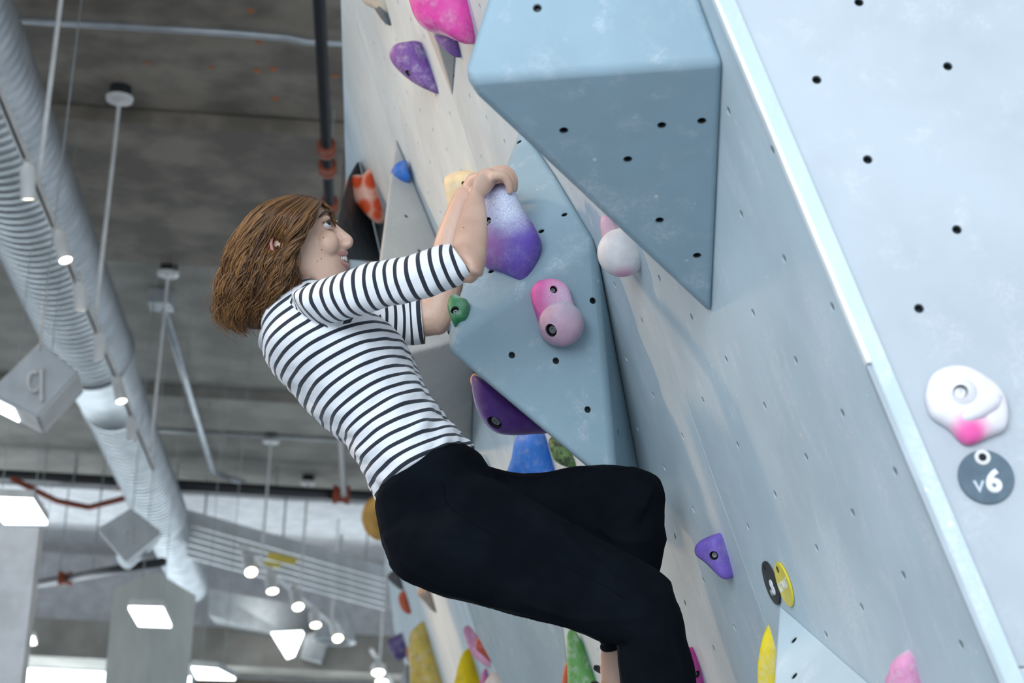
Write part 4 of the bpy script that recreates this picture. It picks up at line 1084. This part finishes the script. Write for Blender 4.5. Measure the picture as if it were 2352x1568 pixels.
def lock(a, side, depth_in, r, tone, amp=1.0, jit=4.0, n=5, ext=0, cl=None):
    """one lock; members of a clump wave together"""
    c = cl or rng.choice(CL)
    if cl is not None or ext == 0: a = min(1.04, max(0, c['a'] + rng.gauss(0, .012)))
    path = guide(min(a, 1.0)) if a <= 1 else guide(1.0) + (guide(1.0) - guide(.9)) * (a - 1) * 10
    ph = c['ph'] + rng.gauss(0, .35); fr = c['fr'] + rng.gauss(0, .06); ox, oy = rng.gauss(0, jit), rng.gauss(0, jit)
    am = c['amp'] * amp; cut = c['cut'] * rng.uniform(.93, 1.0)
    m = 18; ts = np.linspace(0, 1, m); pts = []; rs = []
    half = .106 * math.sqrt(max(0.02, 1 - (min(a, 1) ** 2.4) * .96)) * (1 - depth_in * .7 + c['lift'])
    for t in ts:
        u_ = t * cut * 21; k0 = min(int(u_), 21); q = path[k0] * (1 - (u_ - k0)) + path[min(k0 + 1, 21)] * (u_ - k0)
        gr = min(1, t * 1.7) ** 1.2
        wv = am * gr * math.sin(ph + t * fr * 6.28)
        wd = am * gr * math.cos(ph + t * fr * 6.28) * PXM(DH) * .9
        sp = min(1.0, .35 + 3.2 * t); sag = 1 - .30 * max(0, t - .72) / .28
        k = 1 - depth_in * .55 * min(1, t * 2.5)
        x = 610 + (q[0] - 610) * k + wv + ox * t; y = 600 + (q[1] - 600) * k + wv * .3 + oy * t
        if ext: x += ext * 22 * t ** 2 * math.cos(ph); y += ext * 18 * t ** 2 * math.sin(ph * 1.3)
        gap = 1 - .42 * math.exp(-((x - 648) ** 2 + (y - 566) ** 2) / 330) if side < 0 else 1
        pts.append(P(x, y, DH) + CF * (side * (half * sp * sag) * gap + wd * gap))
        rs.append(r * (.75 + .5 * math.sin(math.pi * min(1, t * 1.1))) * (1 - .75 * t ** 3))
    n0 = len(hb.verts); add_tube(hb, pts, rs, n)
    hb.verts.ensure_lookup_table()
    for v in hb.verts[n0:]: v[lay] = tone
for c_ in CL:                                               # near side, clump by clump
    for i in range(28):
        lock(0, -1, rng.uniform(0, .14), rng.uniform(.0006, .0015), min(1, max(0, c_['tone'] * (.45 + .55 * c_['a']) + rng.gauss(0, .12))), cl=c_)
for i in range(300): lock(0, 1, rng.uniform(0, .16), rng.uniform(.0014, .0032), rng.uniform(.1, .6))
back = [c_ for c_ in CL if c_['a'] > .78]
for i in range(800): lock(0, rng.uniform(-1, 1), rng.uniform(-.03, .10), rng.uniform(.0006, .0015), rng.uniform(.40, 1.0), 1.0, 6, cl=rng.choice(back))
ends = [c_ for c_ in CL if .3 < c_['a'] < .95]
for i in range(320): lock(0, rng.choice((-1, -1, 1)), rng.uniform(.0, .10), rng.uniform(.0006, .0014), rng.uniform(.15, .7), 1.5, 9, cl=rng.choice(ends))
for i in range(150): lock(rng.uniform(.3, 1.04), rng.uniform(-1, 1), rng.uniform(-.07, 0), .00030, rng.uniform(.6, 1.0), 1.2, 9, 3, 1)
for i in range(26):                                         # wisps over the brow
    x0 = rng.uniform(725, 745); ph = rng.uniform(-4, 4)
    q = spline([(x0, 462), (756 + ph, 478), (766 + ph * .6, 500), (771 + ph * .3, 520)], 10)
    n0 = len(hb.verts); add_tube(hb, [P(x, y, DH) + CF * rng.uniform(-.03, .03) for x, y in q], [.0009] * 9 + [.0003], 4)
    hb.verts.ensure_lookup_table()
    for v in hb.verts[n0:]: v[lay] = rng.uniform(.3, .8)
lk = link('hair_locks', bm_mesh(hb), mh, hair, smooth=True)
tag(lk, kind='stuff')

# --- striped top: body of the shirt and sleeves welded, stripe coordinate per face corner
tsec = [sec(a, b_, c_, d_, dd, hd, SH) for a, b_, c_, d_, dd, hd in TORSO]
tsd = densify(tsec, 3)
bm = bmesh.new(); add_loft(bm, tsd, 40, 2.2)
SLR = [(P(707, 708, 3.14), .06), (P(756, 691, 3.11), .054), (P(823, 667, 3.085), .05), (P(891, 653, 3.065), .047), (P(962, 634, 3.045), .044), (P(1030, 612, 3.035), .046), (P(1066, 599, 3.03), .046)]
SLL = [(P(800, 735, 3.43), .062), (P(880, 738, 3.45), .048), (P(935, 738, 3.46), .045), (P(972, 735, 3.46), .046)]
add_loft(bm, densify([sec(672, 668, 742, 748, 3.14, .055), sec(742, 640, 770, 742, 3.11, .050), sec(810, 612, 836, 722, 3.085, .046), sec(880, 600, 902, 706, 3.065, .043), sec(950, 584, 975, 684, 3.045, .041), sec(1012, 564, 1048, 660, 3.035, .042), sec(1034, 560, 1090, 640, 3.03, .043), sec(1062, 550, 1118, 622, 3.025, .043)], 4), 26)
limb(bm, SLL, 22)
# shoulder yoke and collar
add_loft(bm, densify([sec(640, 752, 728, 676, 3.27, .135), sec(612, 800, 790, 690, 3.27, .155)], 3), 26)
me = fused(bm, .0036, 5, .5)
V = verts_np(me); Nn = normals_np(me)
# folds: broad drapery ripples plus compression folds at the waist
from mathutils import noise as mn
def ripple(p, sc, seed): return mn.noise(Vector(p) * sc + Vector((seed, seed * 2, 0)))
axis = (tsec[-1][0] - tsec[1][0]).normalized()
disp = np.zeros(len(V)); hemc = np.array(tsec[-1][0]); ax_np = np.array(axis)
along = (V - np.array(tsec[1][0])) @ ax_np; L_t = (tsec[-1][0] - tsec[1][0]).length
fdir = np.array((CR * .9 + CU * .45).normalized())
for i in range(len(V)):
    p = V[i]; w_ = min(max(along[i] / L_t, 0), 1)
    r1 = ripple(p, 13, 1.3) * .0055
    q = Vector(p) - axis * (0.72 * (Vector(p) - tsec[1][0]).dot(axis)) * -1.2
    r2 = ripple(q, 24, 4.1) * (.0022 + .0085 * w_ ** 2)
    disp[i] = r1 + r2
V = V + Nn * disp[:, None]
set_verts(me, V)
# stripe coordinate
tc_, tn_, tl_ = [], [], [0.0]
for i, (c_, a_, b_) in enumerate(tsd):
    nn_ = a_.cross(b_).normalized()
    if nn_.dot(axis) < 0: nn_ = -nn_
    tc_.append(np.array(c_)); tn_.append(np.array(nn_))
    if i: tl_.append(tl_[-1] + (tsd[i][0] - tsd[i - 1][0]).length)
def torso_coord(Pts):
    D = np.stack([(Pts - c_) @ n_ for c_, n_ in zip(tc_, tn_)], 1)          # signed distances, decreasing with i
    cnt = (D > 0).sum(1); i = np.clip(cnt - 1, 0, len(tc_) - 2); r = np.arange(len(Pts))
    d0, d1 = D[r, i], D[r, i + 1]; f = np.clip(d0 / np.maximum(d0 - d1, 1e-5), -3, 4)
    tl = np.array(tl_); return tl[i] + f * (tl[i + 1] - tl[i])
def axis_coord(Pts, joints):
    S = spline([list(j_[0]) for j_ in joints], 40); T = np.gradient(S, axis=0); T /= np.linalg.norm(T, axis=1)[:, None]
    Ls = np.concatenate([[0], np.cumsum(np.linalg.norm(np.diff(S, axis=0), axis=1))])
    D = np.stack([(Pts - c_) @ t_ for c_, t_ in zip(S, T)], 1)
    i_ = np.clip((D > 0).sum(1) - 1, 0, len(S) - 2); r_ = np.arange(len(Pts)); d0, d1 = D[r_, i_], D[r_, i_ + 1]
    f_ = np.clip(d0 / np.maximum(d0 - d1, 1e-5), -8, 9)
    dist = np.min(np.linalg.norm(Pts[:, None, :] - S[None, ::4, :], axis=2), axis=1)
    return Ls[i_] + f_ * (Ls[i_ + 1] - Ls[i_]), dist
npol = len(me.polygons); ctr = np.empty(npol * 3); me.polygons.foreach_get('center', ctr); ctr = ctr.reshape(-1, 3)
cr, dr_ = axis_coord(ctr, SLR); cl, dl_ = axis_coord(ctr, SLL)
SEAM = np.array([(660, 690), (690, 655), (742, 630), (810, 602), (880, 590), (950, 574), (1034, 546), (1130, 640), (1048, 678), (975, 702), (905, 720), (850, 727), (800, 742), (752, 752), (712, 734), (680, 710)], float)
_R = np.array(ROT); _q = (V - np.array(CAMPOS)) @ _R; _px = 1176 + FPX * _q[:, 0] / _q[:, 2]; _py = 784 - FPX * _q[:, 1] / _q[:, 2]; _pd = _q[:, 2] / K
PX = np.stack([_px, _py], 1); sd_ = np.full(len(V), 1e9); ins = np.zeros(len(V), bool)
for k in range(len(SEAM)):
    p0, p1 = SEAM[k], SEAM[(k + 1) % len(SEAM)]; e_ = p1 - p0
    tt = np.clip(((PX - p0) @ e_) / (e_ @ e_), 0, 1); sd_ = np.minimum(sd_, np.linalg.norm(PX - p0 - tt[:, None] * e_, axis=1))
    cnd = ((p0[1] > _py) != (p1[1] > _py)); xi = p0[0] + (p1[0] - p0[0]) * (_py - p0[1]) / (p1[1] - p0[1] + 1e-9)
    ins ^= cnd & (_px < xi)
seamR = np.where(_pd < 3.2, np.where(ins, sd_, -sd_), -60.0) * PXM(3.1)
VT = torso_coord(V) * 1.04; VR, _ = axis_coord(V, SLR); VL, dl_ = axis_coord(V, SLL); VL = VL + .006
seamL = np.minimum(np.minimum(.054 - dl_, VL - .056), np.minimum((_pd - 3.36) * .5, (_px - 850) * PXM(3.4)))
for nm_, vals in (('stripe_body', VT), ('stripe_right', VR), ('stripe_left', VL), ('seam_right', seamR), ('seam_left', seamL)):
    at = me.attributes.new(nm_, 'FLOAT', 'POINT'); at.data.foreach_set('value', vals)
mt, nt_, N_, L_, B_ = new_mat('navy_striped_jersey')
def attr(nm_):
    a = N_.new('ShaderNodeAttribute'); a.attribute_name = nm_; return a.outputs['Fac']
_tc = N_.new('ShaderNodeTexCoord').outputs['Object']
def stripe_of(nm_):
    f = math_(N_, L_, 'FRACT', math_(N_, L_, 'DIVIDE', attr(nm_), .0197))
    return ramp(N_, L_, math_(N_, L_, 'ABSOLUTE', math_(N_, L_, 'SUBTRACT', f, .5)), .185, .165)
def pick(fac, a, b):
    m = N_.new('ShaderNodeMix'); L_.new(fac, m.inputs[0]); L_.new(a, m.inputs[2]); L_.new(b, m.inputs[3]); return m.outputs[0]
_k = pick(math_(N_, L_, 'GREATER_THAN', attr('seam_left'), 0.0), stripe_of('stripe_body'), stripe_of('stripe_left'))
_k = pick(math_(N_, L_, 'GREATER_THAN', attr('seam_right'), 0.0), _k, stripe_of('stripe_right'))
L_.new(mix(N_, L_, _k, (.80, .81, .84), (.012, .018, .030)), B_.inputs['Base Color'])
B_.inputs['Roughness'].default_value = .85; B_.inputs['Sheen Weight'].default_value = .15
bump(N_, L_, B_, noise(N_, L_, _tc, 900, 2), .15, .0006)
# open the cuffs
bm = bmesh.new(); bm.from_mesh(me)
c1, a1, b1 = sec(1035, 560, 1091, 641, 3.03, .043); n1 = a1.cross(b1).normalized(); n1 = -n1 if n1.dot(CR) < 0 else n1
c2 = Vector(SLL[-1][0]); n2 = (c2 - Vector(SLL[-2][0])).normalized()
for co_, no_, test in ((c1, n1, lambda x, y, d: x > 985 and y < 700 and d < 3.25), (c2, n2, lambda x, y, d: x > 925 and 660 < y < 800 and d > 3.3)):
    fs = [f for f in bm.faces if test(*to_px(f.calc_center_median()))]
    g_ = set(fs)
    for f in fs: g_.update(f.verts); g_.update(f.edges)
    bmesh.ops.bisect_plane(bm, geom=list(g_), plane_co=co_, plane_no=no_, clear_outer=True)
bm.to_mesh(me); bm.free()
shirt = link('striped_top', me, mt, person, origin=P(850, 850, 3.25), smooth=True)
sm_ = shirt.modifiers.new('cloth', 'SOLIDIFY'); sm_.thickness = .002; sm_.offset = -1
# collar band, sleeve hems
MAT['rib'] = simple('white_rib', (.78, .79, .83), .9)
def hem(name, c_, a_, b_, r, mat, parent, n=40):
    pts = [c_ + a_ * math.cos(2 * math.pi * k / n) + b_ * math.sin(2 * math.pi * k / n) for k in range(n + 1)]
    b = bmesh.new(); add_tube(b, pts, r, 8); return patch(name, b, mat, parent)
s_ = sec(606, 800, 690, 700, 3.27, .085, (10, 20)); hem('collar', *s_, .0055, MAT['rib'], shirt)

# --- black trousers
bm = bmesh.new()
add_loft(bm, densify([sec(876, 1172, 1098, 1046, 3.24, .164, SH, .006), sec(874, 1196, 1114, 1062, 3.24, .170, (22, 38), .002), sec(878, 1240, 1135, 1090, 3.24, .172, (12, 20)), sec(902, 1300, 1150, 1125, 3.23, .160, (5, 8)), sec(960, 1342, 1165, 1165, 3.22, .13)], 4), 32, 2.2)
RL = [sec(1060, 1075, 880, 1240, 3.17, .098), sec(1120, 1096, 910, 1315, 3.13, .105), sec(1185, 1128, 1000, 1362, 3.10, .102), sec(1275, 1176, 1125, 1398, 3.07, .096), sec(1375, 1232, 1262, 1432, 3.05, .088), sec(1462, 1280, 1362, 1468, 3.03, .082)]
add_loft(bm, densify(RL, 4), 28, 2.2)
add_loft(bm, densify([sec(1430, 1262, 1330, 1450, 3.035, .082), sec(1510, 1302, 1385, 1478, 3.025, .078), sec(1545, 1345, 1412, 1478, 3.02, .074), sec(1562, 1400, 1418, 1470, 3.02, .072), sec(1574, 1450, 1416, 1490, 3.025, .071), sec(1586, 1505, 1416, 1520, 3.03, .071), sec(1600, 1568, 1422, 1572, 3.04, .070), sec(1618, 1650, 1438, 1655, 3.06, .068), sec(1636, 1745, 1462, 1750, 3.08, .066)], 4), 26, 2.3)
add_loft(bm, densify([sec(1095, 1062, 1000, 1250, 3.34, .095), sec(1200, 1086, 1150, 1290, 3.335, .095), sec(1330, 1067, 1300, 1275, 3.31, .088), sec(1432, 1068, 1390, 1268, 3.27, .08), sec(1496, 1084, 1405, 1255, 3.25, .074)], 4), 26, 2.3)
add_loft(bm, densify([sec(1455, 1070, 1372, 1230, 3.255, .074), sec(1510, 1096, 1376, 1240, 3.25, .072), sec(1527, 1150, 1380, 1262, 3.25, .068), sec(1527, 1215, 1382, 1300, 3.255, .066), sec(1520, 1290, 1384, 1350, 3.265, .062), sec(1490, 1390, 1384, 1420, 3.28, .054), sec(1446, 1462, 1385, 1478, 3.29, .042)], 4), 24, 2.3)
me = fused(bm, .0042, 5, .5)
V = verts_np(me); Nn = normals_np(me)
disp = np.zeros(len(V))
thd = (P(1500, 1330, 3.03) - P(950, 1180, 3.2)).normalized()
wc_, wa_, wb_ = sec(876, 1172, 1098, 1046, 3.24, .164, SH); wn_ = wa_.cross(wb_).normalized(); wn_ = -wn_ if wn_.dot(CU) > 0 else wn_
shd = (P(1590, 1600, 3.05) - P(1510, 1380, 3.03)).normalized()
for i in range(len(V)):
    p = Vector(V[i]); x_, y_, d_ = to_px(p)
    wgt = min(1, max(0, ((p - wc_).dot(wn_) - .015) / .06))
    u_ = min(1, max(0, (y_ - 1380) / 160)) if x_ > 1380 else 0
    u_ = u_ * u_ * (3 - 2 * u_); f_ = 0
    for dirn, ww in ((thd, 1 - u_), (shd, u_)):
        if ww > 0:
            q = p - dirn * (.72 * p.dot(dirn)); rg = 1 - abs(ripple(q, 15, 2.2)) * 2.2
            f_ += ww * (ripple(q, 13, 5.2) * .0045 + max(0, rg - .55) * .007 - .0015)
    disp[i] = (f_ + ripple(p, 30, 7.7) * .0022) * wgt
V = V + Nn * disp[:, None]; set_verts(me, V)
mp_, nt_, N_, L_, B_ = new_mat('black_trouser_cloth')
_tc = N_.new('ShaderNodeTexCoord').outputs['Object']
L_.new(mix(N_, L_, ramp(N_, L_, noise(N_, L_, _tc, 9), .3, .7), (.0024, .0038, .0062), (.0045, .0066, .0100)), B_.inputs['Base Color'])
B_.inputs['Roughness'].default_value = .95; B_.inputs['Specular IOR Level'].default_value = .06
bump(N_, L_, B_, noise(N_, L_, _tc, 800, 2), .25, .0008)
trousers = link('trousers', me, mp_, person, origin=P(1200, 1250, 3.2), smooth=True)
# outseam down the near thigh, waistband, rolled left hem
_bm = bmesh.new(); _bm.from_mesh(me); _bm.transform(Matrix.Translation(world_loc(trousers))); _bv = BVHTree.FromBMesh(_bm); _bm.free()
pts = []
for x, y in spline([(1020, 1110), (1030, 1160), (1110, 1215), (1240, 1275), (1370, 1335), (1430, 1372)], 40):
    loc, nn, i, ds = _bv.ray_cast(CAMPOS, (ROT @ ray(x, y)).normalized())
    if loc is not None: pts.append(loc)
b = bmesh.new(); add_tube(b, pts, .0011, 5); patch('side_seam', b, mp_, trousers)
s_ = sec(1446, 1466, 1386, 1486, 3.29, .043); hem('rolled_hem', *s_, .0065, mp_, trousers)

# --- climbing shoes
msh = simple('black_shoe_rubber', (.012, .012, .013), .5); mshr = simple('charcoal_shoe_upper', (.03, .03, .032), .7)
def shoe(ankle, heel, toe, label_loop):
    b = bmesh.new(); d = (toe - heel); up = (ankle - (heel + d * .25)).normalized(); sd = d.normalized().cross(up).normalized()
    secs = [(heel + up * .03, up * .034, sd * .024), (heel + d * .2 + up * .034, up * .038, sd * .031), (heel + d * .45 + up * .028, up * .032, sd * .034), (heel + d * .7 + up * .016, up * .024, sd * .040), (heel + d * .92 + up * .008, up * .016, sd * .030), (toe, up * .01, sd * .016)]
    add_loft(b, densify(secs, 3), 20); limb(b, [(heel + d * .2 + up * .04, .032), (ankle, .030)], 16)
    o = link('shoe', fused(b, .004, 3), mshr, person, smooth=True)
    b = bmesh.new(); add_prism(b, [heel + d * f_ + sd * s1 * .98 - up * .006 for f_, s1 in ((0, .02), (.45, .036), (.75, .04), (1.02, .012), (1.02, -.012), (.75, -.04), (.45, -.036), (0, -.02))], up * .012)
    bmesh.ops.recalc_face_normals(b, faces=b.faces); patch('sole', b, msh, o, False)
    for path in label_loop:
        b = bmesh.new(); q = [P(*t) for t in path]; S = spline([list(v) for v in q], 16)
        for p0, p1 in zip(S, S[1:]):
            p0, p1 = Vector(p0), Vector(p1); dd_ = (p1 - p0); n_ = CF.cross(dd_).normalized()
            add_box(b, (p0 + p1) / 2, dd_ * .53, CF * .008, n_ * .0028)
        patch('pull_loop', b, msh, o, False)
    return o
shoe(P(1410, 1590, 3.29), P(1398, 1650, 3.30), P(1560, 1668, 3.24), [[(1400, 1580, 3.30), (1390, 1550, 3.30), (1378, 1534, 3.31), (1366, 1531, 3.31), (1370, 1537, 3.31), (1384, 1546, 3.30), (1394, 1572, 3.29), (1398, 1600, 3.29)], [(1392, 1610, 3.27), (1382, 1580, 3.27), (1366, 1567, 3.28), (1360, 1574, 3.28), (1376, 1586, 3.27), (1386, 1616, 3.27)]])
shoe(P(1540, 1800, 3.1), P(1528, 1850, 3.1), P(1690, 1868, 3.06), [])
